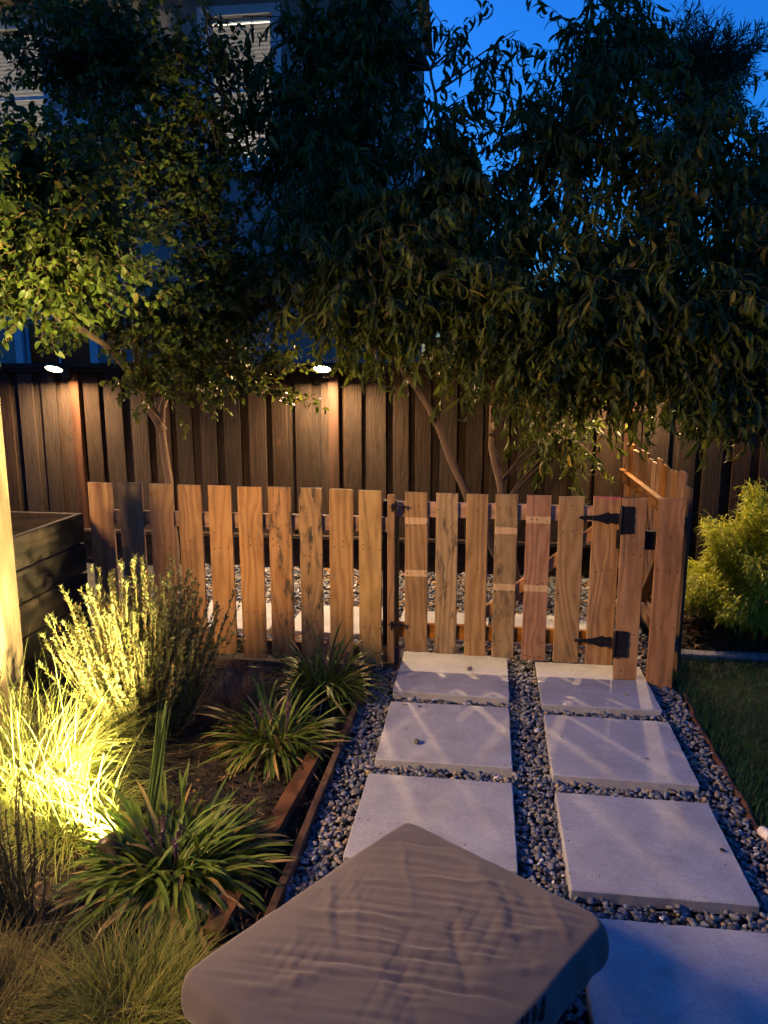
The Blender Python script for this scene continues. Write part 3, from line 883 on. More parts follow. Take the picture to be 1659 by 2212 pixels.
for a, b, c, d, kind in WINS:
    f = link('window', frame_mesh(a - .09, b + .09, c - .09, d + .09, .10, YH - .035, YH + .02), M['white_trim'], house)
    f.location = -Vector(house.location)
    rel = lambda me, nm, mt: link(nm, me, mt, f)
    o = link('sash', frame_mesh(a + .012, b - .012, c + .012, d - .012, .045, YH + .045, YH + .085), M['white_trim'], f); o.location = (0, 0, 0)
    mid = (c + d) / 2
    o = link('meeting_rail', box_mesh('meeting_rail', b - a - .12, .03, .04, .003), M['white_trim'], f); o.location = ((a + b) / 2, YH + .062, mid - .02)
    o = link('pane', np_mesh('pane', [(a + .05, YH + .066, c + .05), (b - .05, YH + .066, c + .05), (b - .05, YH + .066, d - .05), (a + .05, YH + .066, d - .05)], [[0, 1, 2, 3]], smooth=False), M['glass'], f); o.location = (0, 0, 0)
    o = link('sill', box_mesh('sill', b - a + .28, .09, .05, .004), M['white_trim'], f); o.location = ((a + b) / 2, YH - .05, c - .16)
    bk = M['room'] if kind == 'lit' else M['dark_room']
    o = link('room', np_mesh('room', [(a - .3, YH + .34, c - .3), (b + .3, YH + .34, c - .3), (b + .3, YH + .34, d + .3), (a - .3, YH + .34, d + .3)], [[0, 1, 2, 3]], smooth=False), bk, f); o.location = (0, 0, 0)
    if kind == 'lit':
        sl = box_mesh('slat', b - a - .04, .05, .004, 0)
        z = c + .02
        while z < d - .02:
            o = link('slat', sl, M['slat'], f); o.location = ((a + b) / 2, YH + .16, z); o.rotation_euler = (math.radians(-38), 0, 0)
            z += .046
    else:
        for gx in (a + (b - a) * .5,):
            o = link('mullion', box_mesh('mullion', .022, .02, d - c - .1, .002), M['white_trim'], f); o.location = (gx, YH + .05, c + .05)
plank_x('belly_band', X0, -6.90, YH - .03, 4.02, .06, .16, M['white_trim'], house)
plank_x('belly_band', -5.36, -3.56, YH - .03, 4.76, .06, .20, M['white_trim'], house)
plank_x('belly_band', -2.44, X1 + .03, YH - .03, 4.76, .06, .20, M['white_trim'], house)
plank_x('eave', X0 - .3, X1 + .04, YH - .25, 6.22, .7, .08, M['roof'], house)
plank_x('fascia', X0 - .3, X1 + .05, YH - .62, 6.28, .04, .22, M['white_trim'], house)
rf = np_mesh('roof', [(X0 - .4, YH - .6, 6.36), (X1 + .08, YH - .6, 6.40), (X1 + .08, YH + 1.2, 7.2), (X0 - .4, YH + 1.2, 7.2), (X1 + .08, YH + 3.0, 6.36), (X0 - .4, YH + 3.0, 6.36)], [[0, 1, 2, 3], [3, 2, 4, 5]], smooth=False)
link('roof', rf, M['roof'], house).location = -Vector(house.location)
g = Geo(); tubes(g, np.array([[(-.98, YH - .55, 6.3), (-.98, YH - .3, 6.0), (-.98, YH - .06, 5.7), (-.98, YH - .05, 3.0), (-.98, YH - .05, 0)]]), .045, 8)
link('downspout', g.mesh('downspout'), M['white_trim'], house).location = -Vector(house.location)

# the home added unseen behind the viewpoint to block half the sky
sky_block_wall = thing('house', 'unseen stucco wall with a deep eave, added behind the viewpoint to block sky', 'house', (0, -2.7, 0))
link('wall', box_mesh('wall', 16, .3, 3.1, .01), M['stucco'], sky_block_wall, (0, -2.8, -.05))
link('eave', box_mesh('eave', 16.8, 1.3, .16, .01), M['roof'], sky_block_wall, (0, -2.6, 3.05))
link('door', box_mesh('door', 1.8, .06, 2.1, .01), M['white_trim'], sky_block_wall, (.6, -2.63, 0))
# ------------------------------------------------------------------ covered ottoman in the foreground
A0, R0, L0 = Vector((-.232, 2.172)), Vector((.312, 1.81)), Vector((-.660, 1.489))
e1 = (R0 - A0); e2 = (L0 - A0)
c0 = A0 + e1 * .5 + e2 * .5
ux, uy = e1.normalized(), Vector((-e1.normalized().y, e1.normalized().x))
if uy.dot(e2) > 0: uy = -uy
hx_, hy_ = e1.length / 2, e2.length / 2
def pouf():
    rs = np.random.default_rng(3)
    outl, nrm = [], []
    CR = {(1, 1): .035, (-1, 1): .012, (-1, -1): .012, (1, -1): .03}
    for (sx, sy, a0) in ((1, 1, 0), (-1, 1, 90), (-1, -1, 180), (1, -1, 270)):
        cr = CR[(sx, sy)]
        cxx, cyy = sx * (hx_ - cr), sy * (hy_ - cr)
        for q in range(13):
            a = math.radians(a0 + 90 * q / 12)
            outl.append((cxx + cr * math.cos(a), cyy + cr * math.sin(a))); nrm.append((math.cos(a), math.sin(a)))
        nx_ = (-sy, 0) if False else None
        # straight run to the next corner
        nsx, nsy = {(1, 1): (-1, 1), (-1, 1): (-1, -1), (-1, -1): (1, -1), (1, -1): (1, 1)}[(sx, sy)]
        a = math.radians(a0 + 90); e_ = (cxx + cr * math.cos(a), cyy + cr * math.sin(a))
        c2 = CR[(nsx, nsy)]
        f_ = (nsx * (hx_ - c2) + c2 * math.cos(a), nsy * (hy_ - c2) + c2 * math.sin(a))
        for q in range(1, 60):
            t_ = q / 60
            outl.append((e_[0] + (f_[0] - e_[0]) * t_, e_[1] + (f_[1] - e_[1]) * t_)); nrm.append((math.cos(a), math.sin(a)))
    O, Nn = np.array(outl), np.array(nrm)
    per = np.arange(len(O)) / len(O) * 2 * math.pi
    rings = []
    K = 78
    for j in range(K):                            # top
        s_ = (j / K)
        rings.append((O * s_, .345 * np.ones(len(O)), s_, 0.0))
    prof = [(.000, .345), (.006, .343), (.013, .338), (.019, .3295), (.024, .317), (.027, .301), (.028, .283), (.027, .264), (.022, .246), (.014, .229), (.003, .214), (-.012, .201), (-.032, .190), (-.055, .182), (-.085, .176), (-.13, .172)]
    for i_, (of, z_) in enumerate(prof):
        amp = .0045 * min(1, i_ / 6)
        fold = amp * (np.sin(per * 23 + 1.5 * np.sin(per * 7)) * .5 + np.sin(per * 41 + 2) * .3 + .8 * np.sin(per * 9 + .6))
        rings.append((O + Nn * (of + fold)[:, None] if np.ndim(fold) else O, z_ * np.ones(len(O)), 1.0, (i_ + 1) / len(prof)))
    XY = np.concatenate([r[0] for r in rings]); Z = np.concatenate([r[1] for r in rings])
    S = np.concatenate([np.full(len(O), r[2]) for r in rings]); SD = np.concatenate([np.full(len(O), r[3]) for r in rings])
    u, v = XY[:, 0] / hx_, XY[:, 1] / hy_
    Wx = c0.x + XY[:, 0] * ux.x + XY[:, 1] * uy.x; Wy = c0.y + XY[:, 0] * ux.y + XY[:, 1] * uy.y
    topm = np.clip(1 - SD * 3, 0, 1)
    Z = Z + .010 * (1 - np.clip(np.abs(u), 0, 1) ** 4) * (1 - np.clip(np.abs(v), 0, 1) ** 4) * topm
    Z = Z - .004 * (np.abs(u) * np.abs(v)).clip(0, 1) ** 5
    W = np.zeros_like(Z)
    for k in range(34):          # creases from folding, one way
        y0 = 1.12 + k * .031 + rs.normal(0, .006); xc = rs.normal(-.16, .16); ln_ = rs.uniform(.07, .24); amp = rs.normal(0, .0046)
        sl = rs.normal(-.05, .06)
        dd = (Wy - y0 - sl * (Wx - xc) - .004 * np.sin(Wx * 40 + k)); W += amp * np.exp(-(dd / .0075) ** 2) * np.exp(-(np.abs(Wx - xc) / ln_) ** 4)
    for k in range(22):          # and the other way
        x0 = -.55 + k * .04 + rs.normal(0, .01); yc = rs.uniform(1.3, 2.05); ln_ = rs.uniform(.06, .2); amp = rs.normal(0, .0038)
        dd = (Wx - x0 + .22 * (Wy - yc) - .004 * np.sin(Wy * 37 + k)); W += amp * np.exp(-(dd / .012) ** 2) * np.exp(-(np.abs(Wy - yc) / ln_) ** 4)
    for (x0, y0, dxx, dyy, ln_, wd, am) in ((.03, 1.86, .25, -1, .17, .026, .009), (.10, 1.90, .22, -1, .12, .020, -.008), (.13, 1.72, 1, .12, .10, .016, .006), (.12, 1.60, 1, .05, .10, .016, .006), (-.02, 1.70, .35, -1, .16, .024, .007), (-.12, 2.0, .9, -.3, .10, .014, .006), (-.33, 1.72, 1, -.12, .16, .014, .008), (-.15, 1.5, .15, -1, .2, .02, -.006), (.2, 1.86, .3, -1, .1, .02, .008), (-.4, 1.5, .8, .25, .2, .02, .008)):
        l_ = math.hypot(dxx, dyy); a_, b_2 = dxx / l_, dyy / l_
        al = (Wx - x0) * a_ + (Wy - y0) * b_2; ac = -(Wx - x0) * b_2 + (Wy - y0) * a_ - .012 * np.sin(al * 22)
        W += am * np.exp(-(ac / wd) ** 2) * np.exp(-(np.abs(al) / ln_) ** 4)
        from mathutils import noise as mn
    nz = lambda sx_, sy_, o_: np.array([mn.noise(Vector((a_1 * sx_ + o_, b_1 * sy_, o_))) for a_1, b_1 in zip(Wx, Wy)])
    W = W * .55 + .0016 * nz(6.5, 7.5, 21.0)
    for k in range(46):          # patches of straight washboard creases, the way a folded cover keeps them
        flat_ = rs.random() < .62
        px_, py_ = rs.uniform(-.62, .28), rs.uniform(1.1, 2.12)
        an = rs.normal(-.06, .05) if flat_ else rs.normal(1.30, .07)
        ca, sa = math.cos(an), math.sin(an)
        al = (Wx - px_) * ca + (Wy - py_) * sa; ac = -(Wx - px_) * sa + (Wy - py_) * ca
        lam = rs.uniform(.026, .044); hw, hl = rs.uniform(.07, .16), rs.uniform(.08, .20)
        ph = ac / lam * 2 * math.pi + rs.uniform(0, 6)
        W += rs.uniform(.0004, .0011) * (1 if flat_ else .75) * (np.sin(ph) + .35 * np.sin(2 * ph + 1)) * np.exp(-(ac / hw) ** 2) * np.exp(-(al / hl) ** 2)
    Z = Z + W * topm * np.clip((1.0 - S) * 8, 0, 1)
    V = np.stack([Wx, Wy, Z], -1)
    m = len(O)
    i = (np.arange(len(rings) - 1)[:, None] * m + np.arange(m)[None]); i2 = (np.arange(len(rings) - 1)[:, None] * m + (np.arange(m)[None] + 1) % m)
    Q = np.stack([i, i + m, i2 + m, i2], -1).reshape(-1, 4)
    Q = Q[m:]                                     # centre ring collapses to a point: close with a fan
    T = np.stack([np.zeros(m, int), m + np.arange(m), m + (np.arange(m) + 1) % m], -1)
    return V, Q, T
V, Q, T_ = pouf()
ott = thing('floor_cushion', 'taupe canvas floor cushion with crumpled cover lying over the nearest pavers', 'cushion', (c0.x, c0.y, 0))
link('cover', np_mesh('cover', V - np.array((c0.x, c0.y, 0)), Q, T_), M['canvas'], ott, (c0.x, c0.y, 0))
rotb = math.atan2(ux.y, ux.x)
link('base', box_mesh('base', .34, .50, .172, .01), M['black_stain'], ott, (c0.x, c0.y, .002), (0, 0, rotb))
# dark ovals low on the side that faces the open paver
nx3 = Vector((ux.x, ux.y, 0))
for (px_, py_, ww, hh) in ((1173, 2178, .0115, .034), (1155, 2190, .009, .024), (1139, 2199, .008, .017), (1129, 2204, .006, .012)):
    r = ray(px_, py_)
    k = ((Vector((c0.x, c0.y, 0)) + nx3 * (hx_ + .030)) - Vector((0, 0, H_CAM))).dot(nx3) / r.dot(nx3)
    pos = Vector((0, 0, H_CAM)) + r * k
    ov = lathe('dark_oval', [(0, .003), (.6, .0025), (1, 0)], 16)
    for v in ov.vertices: v.co.x *= ww; v.co.y *= hh
    mt = Matrix(((uy.x, 0, nx3.x), (uy.y, 0, nx3.y), (0, 1, 0))).to_euler()
    link('dark_oval', ov, M['nail'], ott, pos, mt)

# ------------------------------------------------------------------ plants in the bed
UPZ = np.array([0, 0, 1.0])
def radial(n, lo, hi):
    """directions leaning out from the vertical by lo..hi radians"""
    a = RNG.uniform(0, 2 * math.pi, n); t = RNG.uniform(lo, hi, n)
    return np.stack([np.sin(t) * np.cos(a), np.sin(t) * np.sin(a), np.cos(t)], 1), t
GREEN = [(5, (.070, .120, .016)), (4, (.110, .160, .026)), (2, (.038, .075, .014)), (.7, (.24, .18, .06))]
def strappy(name, label, x, y, n, L, W, spread, dead=.18, spikes=5, group='strappy clumps in the bed', r0=.09, seed=0):
    t = thing(name, label, 'plant', (x, y, 0), group)
    g = Geo()
    D, tilt = radial(n, .05, spread)
    a = np.arctan2(D[:, 1], D[:, 0])
    rr = r0 * np.sqrt(RNG.uniform(0, 1, n))
    P = np.stack([x + rr * np.cos(a), y + rr * np.sin(a), np.full(n, -.01)], 1)
    D = norm(D + RNG.normal(0, .12, (n, 3)) * np.array([1, 1, .3]))
    ll = L * RNG.uniform(.6, 1.15, n)
    blades(g, P, D, np.broadcast_to(UPZ, (n, 3)) + 0, ll, W * RNG.uniform(.7, 1.2, n), RNG.uniform(.6, 2.5, n), 8, 'strap', .28, tones(n, GREEN, .2))
    link('foliage', g.mesh('foliage', origin=(x, y, 0)), M['leaf'], t, (x, y, 0))
    nd = int(n * dead)
    if nd:
        g = Geo()
        D, tl = radial(nd, 1.0, 1.45)
        a = np.arctan2(D[:, 1], D[:, 0])
        P = np.stack([x + r0 * np.cos(a), y + r0 * np.sin(a), RNG.uniform(.0, .05, nd)], 1)
        blades(g, P, D, np.broadcast_to(UPZ, (nd, 3)) + RNG.normal(0, .3, (nd, 3)), L * RNG.uniform(.5, .95, nd), W * RNG.uniform(.6, 1.1, nd), RNG.uniform(.2, .9, nd), 5, 'strap', .4,
               tones(nd, [(3, (.26, .18, .075)), (2, (.19, .125, .05)), (1, (.33, .25, .12))], .2))
        link('dead_leaves', g.mesh('dead_leaves', origin=(x, y, 0)), M['dryleaf'], t, (x, y, 0))
    for k in range(spikes):
        g = Geo()
        a = random.uniform(0, 6.28); tl = random.uniform(.1, .4); h = L * random.uniform(.55, .8)
        p0 = np.array([x + random.uniform(-.07, .07), y + random.uniform(-.07, .07), 0])
        dr = np.array([math.sin(tl) * math.cos(a), math.sin(tl) * math.sin(a), math.cos(tl)])
        path_ = p0 + dr * np.linspace(0, h, 6)[:, None]
        tubes(g, path_[None], np.linspace(.003, .002, 6)[None], 5, (.09, .06, .04))
        nb = 70
        q = p0 + dr * RNG.uniform(h * .62, h * 1.02, nb)[:, None]
        blades(g, q, rnd_unit(nb) + dr * .6, rnd_unit(nb), .014, .008, .6, 2, 'oval', .4, tones(nb, [(2, (.13, .075, .13)), (1, (.09, .05, .07)), (1, (.16, .10, .08))], .2))
        link('flower_spike', g.mesh('flower_spike', origin=(x, y, 0)), M['dryleaf'], t, (x, y, 0))
    return t
strappy('lily_turf', 'largest strappy lily turf clump, in front by the glowing spotlight', -1.05, 2.27, 420, .325, .016, .9, .2, 4, r0=.14)
strappy('lily_turf', 'middle lily turf clump beside the loose redwood timber', -.95, 3.20, 250, .35, .0135, 1.02, .2, 5, r0=.09)
strappy('lily_turf', 'dark green lily turf clump right under the last pickets', -.86, 3.85, 260, .38, .0125, 1.0, .05, 5, r0=.09)

# one broad pleated leaf standing in the big clump
t = thing('pleated_leaf', 'single tall pleated pale green leaf rising from the big clump', 'plant', (-1.20, 2.40, 0))
g = Geo()
for s_ in range(5):
    blades(g, [(-1.235 + .004 * s_, 2.42 - .002 * s_, .02)], [(.16 + .016 * s_, .05, 1)], [(-.15, -1, .1)], .56, .012, -.06, 9, 'strap', .8 if s_ % 2 else -.8, np.array([(.11, .17, .05)]))
blades(g, [(-1.22, 2.42, .02)], [(.19, .05, 1)], [(-.15, -1, .1)], .57, .05, -.08, 10, 'lance', .12, np.array([(.10, .165, .05)]))
link('blade', g.mesh('blade', origin=(-1.2, 2.4, 0)), M['leaf'], t, (-1.2, 2.4, 0))

def grass_clump(name, label, x, y, n, L, W, spread, cols, mat='dryleaf', r0=.08, kmax=1.8, group=None, lean=(0, 0)):
    t = thing(name, label, 'grass', (x, y, 0), group)
    g = Geo()
    D, _ = radial(n, .05, spread)
    D[:, 0] += lean[0]; D[:, 1] += lean[1]
    a = np.arctan2(D[:, 1], D[:, 0]); rr = r0 * np.sqrt(RNG.uniform(0, 1, n))
    aa = a + RNG.normal(0, .6, n)
    P = np.stack([x + rr * np.cos(aa), y + rr * np.sin(aa), np.full(n, -.01)], 1)
    blades(g, P, norm(D + RNG.normal(0, .1, (n, 3))), np.broadcast_to(UPZ, (n, 3)) + RNG.normal(0, .15, (n, 3)), L * RNG.uniform(.5, 1.15, n), W * RNG.uniform(.7, 1.2, n), RNG.uniform(.4, kmax, n), 6, 'grass', 0, tones(n, cols, .22), flat=True)
    link('foliage', g.mesh('foliage', origin=(x, y, 0)), M[mat], t, (x, y, 0))
    return t
grass_clump('fescue', 'low tan fescue tuft in the near corner beside the floor cushion', -.95, 1.70, 2600, .25, .0028, 1.5, [(3, (.13, .155, .032)), (2, (.09, .12, .026)), (1, (.22, .19, .06))], r0=.15, lean=(.1, 0))
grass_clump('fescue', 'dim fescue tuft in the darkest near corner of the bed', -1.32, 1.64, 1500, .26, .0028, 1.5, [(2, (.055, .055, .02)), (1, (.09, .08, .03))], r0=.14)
grass_clump('ornamental_grass', 'arching fine grass lit brilliant yellow in front of the spotlight', -1.86, 2.72, 1500, .62, .0042, 1.45, [(3, (.15, .19, .05)), (1, (.24, .23, .08))], mat='leaf', r0=.16, kmax=2.7, lean=(.12, -.05))
grass_clump('ornamental_grass', 'short bright grass tuft right in front of the glowing spotlight', -1.56, 2.50, 500, .40, .0046, 1.4, [(3, (.17, .20, .06)), (1, (.25, .23, .08))], mat='leaf', r0=.14, kmax=2.6)
grass_clump('dry_grass', 'brown dry grass tuft between the shrub and the middle clump', -1.24, 3.58, 1300, .34, .0026, 1.2, [(3, (.20, .13, .075)), (1, (.26, .18, .11))], r0=.08)
grass_clump('dry_grass', 'pale flattened dry grass at the foot of the golden bush', 1.72, 4.98, 900, .30, .003, 1.5, [(3, (.16, .125, .08)), (1, (.22, .17, .11))], r0=.16)

def spiky_shrub(name, label, x, y, nst, h, spread, leafL, leafW, cols, r0=.1, droop=0.0, lean=(0, 0), density=1.0):
    t = thing(name, label, 'shrub', (x, y, 0))
    gs, gl = Geo(), Geo()
    D, tl = radial(nst, .02, spread)
    D[:, 0] += lean[0]; D[:, 1] += lean[1]
    D = norm(D)
    a = np.arctan2(D[:, 1], D[:, 0])
    k = 9
    hh = h * RNG.uniform(.55, 1.08, nst) * (1 - .25 * np.clip(tl / spread, 0, 1))
    P = np.stack([x + r0 * RNG.uniform(0, 1, nst) * np.cos(a), y + r0 * RNG.uniform(0, 1, nst) * np.sin(a), np.zeros(nst)], 1)
    paths = [P]
    d = D.copy()
    for j in range(k - 1):
        d = norm(d + np.array([0, 0, .10]) + RNG.normal(0, .05, (nst, 3)))
        paths.append(paths[-1] + d * (hh / (k - 1))[:, None])
    paths = np.stack(paths, 1)
    tubes(gs, paths, np.linspace(.0036, .0014, k)[None], 4, (.10, .085, .035))
    nl = int(95 * density)
    u = np.concatenate([RNG.uniform(.12, 1, (nst, nl - 8)), RNG.uniform(.96, 1.0, (nst, 8))], 1) * (k - 1)
    i0 = np.minimum(u.astype(int), k - 2); f = u - i0
    ar = np.arange(nst)[:, None]
    pos = paths[ar, i0] * (1 - f)[..., None] + paths[ar, i0 + 1] * f[..., None]
    tan = norm(paths[ar, i0 + 1] - paths[ar, i0])
    N_ = nst * nl
    pos, tan = pos.reshape(-1, 3), tan.reshape(-1, 3)
    rd = rnd_unit(N_); rd = norm(rd - tan * (rd * tan).sum(1, keepdims=True))
    blades(gl, pos, norm(rd * .75 + tan * .85), tan, leafL * RNG.uniform(.7, 1.2, N_), leafW * RNG.uniform(.8, 1.2, N_), RNG.uniform(-.3, .6, N_), 2, 'needle', .25, tones(N_, cols, .2))
    # a few faded russet flower heads
    link('stems', gs.mesh('stems', origin=(x, y, 0)), M['bark'], t, (x, y, 0))
    link('foliage', gl.mesh('foliage', origin=(x, y, 0)), M['leaf'], t, (x, y, 0))
    return t
spiky_shrub('rosemary_shrub', 'tall upright needle leaved shrub lit yellow in front of the planter', -1.62, 3.28, 430, .84, .92, .024, .0085, [(4, (.125, .155, .055)), (2, (.16, .17, .065)), (1, (.20, .13, .05))], r0=.16, lean=(-.02, 0))
spiky_shrub('rosemary_shrub', 'dark twiggy shrub silhouetted against the brilliant lit grass', -1.44, 1.98, 46, .60, .55, .016, .0042, [(3, (.035, .05, .022)), (1, (.06, .06, .03))], r0=.08, lean=(-.18, .02), density=.8)
spiky_shrub('low_shrub', 'small lit shrub at the foot of the pale post', -2.15, 2.98, 60, .36, .9, .02, .006, [(4, (.13, .15, .06)), (1, (.2, .15, .06))], r0=.14)

# litter on the soil (uncountable)
g = Geo()
n = 9000
P = np.stack([RNG.uniform(-2.4, -.66, n), RNG.uniform(1.3, 4.15, n), RNG.uniform(-.006, .012, n)], 1)
blades(g, P, rnd_unit(n) * np.array([1, 1, .25]), UPZ + RNG.normal(0, .4, (n, 3)), RNG.uniform(.012, .04, n), RNG.uniform(.005, .016, n), RNG.normal(0, .5, n), 2, 'oval', .2, tones(n, [(6, (.016, .011, .007)), (3, (.032, .021, .012)), (1.0, (.13, .085, .04)), (3, (.010, .008, .006))], .3))
n = 1300
P = np.stack([RNG.uniform(-2.4, -.68, n), RNG.uniform(1.3, 4.1, n), RNG.uniform(.0, .014, n)], 1)
blades(g, P, rnd_unit(n) * np.array([1, 1, .1]), UPZ + RNG.normal(0, .2, (n, 3)), RNG.uniform(.06, .2, n), .003, RNG.normal(0, .5, n), 4, 'grass', 0, tones(n, [(1, (.16, .11, .06)), (1, (.09, .06, .035))], .3), flat=True)
tag(link('mulch', g.mesh('mulch'), M['chip']), 'bark chips and dry leaf litter over the planting bed', 'mulch', kind='stuff')
g = Geo()
n = 3500
P = np.stack([RNG.uniform(1.12, 3.6, n), RNG.uniform(4.72, 6.4, n), RNG.uniform(-.04, -.02, n)], 1)
blades(g, P, rnd_unit(n) * np.array([1, 1, .3]), UPZ + RNG.normal(0, .4, (n, 3)), RNG.uniform(.03, .07, n), RNG.uniform(.01, .025, n), RNG.normal(0, .6, n), 2, 'oval', .2, tones(n, [(3, (.07, .04, .025)), (2, (.14, .075, .04)), (1, (.2, .13, .07))], .3))
tag(link('leaf_litter', g.mesh('leaf_litter'), M['chip']), 'brown leaf litter under the golden bush', 'leaves', kind='stuff')
n = 650
g = Geo()
P = np.stack([RNG.uniform(-2.6, 1.0, n), RNG.uniform(4.5, 6.35, n), np.full(n, .022)], 1)
blades(g, P, rnd_unit(n) * np.array([1, 1, .2]), UPZ + RNG.normal(0, .35, (n, 3)), RNG.uniform(.035, .07, n), RNG.uniform(.012, .024, n), RNG.normal(0, .9, n), 3, 'oval', .3, tones(n, [(3, (.30, .16, .05)), (2, (.22, .10, .04)), (1, (.38, .25, .07))], .25))
tag(link('fallen_leaves', g.mesh('fallen_leaves'), M['dryleaf']), 'orange fallen leaves over the pebbles behind the picket fence', 'leaves', kind='stuff')

# lawn grass
g = Geo()
n = 30000
P = np.stack([1.072 + 1.9 * RNG.uniform(0, 1, n) ** 1.45, RNG.uniform(2.2, 4.66, n), np.full(n, -.015)], 1)
D, _ = radial(n, .05, .95)
blades(g, P, D, UPZ + RNG.normal(0, .2, (n, 3)), RNG.uniform(.035, .095, n), RNG.uniform(.0022, .0045, n), RNG.uniform(.2, 1.4, n), 3, 'grass', 0, tones(n, [(4, (.012, .056, .014)), (2, (.020, .072, .018)), (1, (.04, .06, .022))], .25), flat=True)
tag(link('grass', g.mesh('grass'), M['leaf']), 'short green grass blades of the lawn', 'grass', kind='stuff')

# stray stones and bits on the pavers
def stray(x, y, s, col, lab):
    V0, T0 = ICO
    V = V0 * np.array([s * .6, s * .42, s * .33])
    me = np_mesh('stray_pebble', V, None, T0, col)
    tag(link('stray_pebble', me, M['stone'], None, (x, y, .04 + s * .31), (0, 0, random.uniform(0, 3))), lab, 'pebble')
p = gp(900, 1606, .04); stray(p.x, p.y, .034, (.10, .10, .085), 'stray grey pebble on the second paver of the row nearest the bed')
p = gp(1014, 1446, .04); stray(p.x, p.y, .030, (.16, .14, .12), 'stray pebble on the first paver in front of the gate')
p = gp(1160, 1590, .02); stray(p.x, p.y, .03, (.55, .53, .5), 'small white stone among the pebbles between the paver rows')
def bit(px, py, L, ang, col, lab, W=.008):
    g = Geo(); p = gp(px, py, .043)
    blades(g, [(0, 0, .001)], [(math.cos(ang), math.sin(ang), .05)], [(0, 0, 1)], L, W, .4, 4, 'lance', .3, np.array([col]))
    tag(link('fallen_leaf', g.mesh('fallen_leaf'), M['dryleaf'], None, p), lab, 'leaf', 'single leaves dropped on the pavers')
bit(868, 1523, .045, .3, (.05, .03, .02), 'dark curled leaf at the far left corner of the second paver')
bit(903, 1528, .03, 1.1, (.03, .02, .015), 'tiny dark leaf scrap beside the curled leaf on the second paver', .014)
bit(1343, 1497, .06, -.6, (.40, .27, .13), 'tan dry leaf on the paver below the hinge board', .012)
bit(1392, 1640, .03, .4, (.04, .03, .025), 'dark leaf scrap mid paver in the row beside the lawn')
bit(1558, 1840, .03, .9, (.035, .035, .02), 'small dark sprig near the outer edge of the large right paver', .02)

g = Geo()
n = 150
PV = np.array(PAVERS)[RNG.integers(0, 8, n)]
P = np.stack([PV[:, 0] + (PV[:, 1] - PV[:, 0]) * RNG.beta(.6, .6, n), PV[:, 2] + (PV[:, 3] - PV[:, 2]) * RNG.beta(.6, .6, n), np.full(n, .0425)], 1)
blades(g, P, rnd_unit(n) * np.array([1, 1, .1]), UPZ + RNG.normal(0, .3, (n, 3)), RNG.uniform(.004, .018, n), RNG.uniform(.002, .006, n), RNG.normal(0, .6, n), 2, 'oval', .3, tones(n, [(3, (.04, .03, .02)), (2, (.10, .07, .04)), (1, (.22, .17, .10))], .3))
tag(link('grit', g.mesh('grit'), M['chip']), 'specks of soil and leaf scraps on the pavers', 'grit', kind='stuff')

# ------------------------------------------------------------------ golden bush
def mop_bush(name, label, x, y, rx, ry, rz, n, cols, L=.095):
    t = thing(name, label, 'bush', (x, y, 0))
    g = Geo()
    u = rnd_unit(n); u[:, 2] = np.abs(u[:, 2]) * 1.1 - .12
    u = norm(u)
    lump = .95 + .14 * np.sin(u[:, 0] * 9 + 1) * np.sin(u[:, 1] * 8 + u[:, 2] * 4) + .10 * np.sin(u[:, 2] * 13 + u[:, 0] * 9) + .06 * np.sin(u[:, 0] * 23) * np.sin(u[:, 2] * 21)
    r = RNG.uniform(.55, 1.0, n) ** .5 * lump
    P = u * r[:, None] * np.array([rx, ry, rz]) + np.array([x, y, rz * .12])
    P[:, 2] = np.maximum(P[:, 2], .14 + .1 * RNG.uniform(0, 1, n))
    D = norm(u + RNG.normal(0, .45, (n, 3)) + np.array([0, 0, .25]))
    blades(g, P, D, UPZ + RNG.normal(0, .3, (n, 3)), L * RNG.uniform(.4, 1.2, n), .0085, RNG.uniform(.6, 3.0, n), 4, 'needle', .3, tones(n, cols, .25))
    link('foliage', g.mesh('foliage', origin=(x, y, 0)), M['leaf'], t, (x, y, 0))
    g = Geo()
    ns = 26
    D, _ = radial(ns, .1, 1.2)
    pa = np.array([x, y, 0]) + D[:, None] * np.linspace(0, 1, 5)[None, :, None] * np.array([rx, ry, rz]) * .75
    tubes(g, pa, np.linspace(.014, .004, 5)[None], 5, (.08, .05, .035))
    link('stems', g.mesh('stems', origin=(x, y, 0)), M['bark'], t, (x, y, 0))
mop_bush('golden_cypress', 'rounded golden thread leaved bush beyond the end boards', 2.06, 5.30, .70, .62, .86, 30000, [(4, (.40, .45, .034)), (2, (.27, .35, .034)), (1, (.50, .50, .055))])

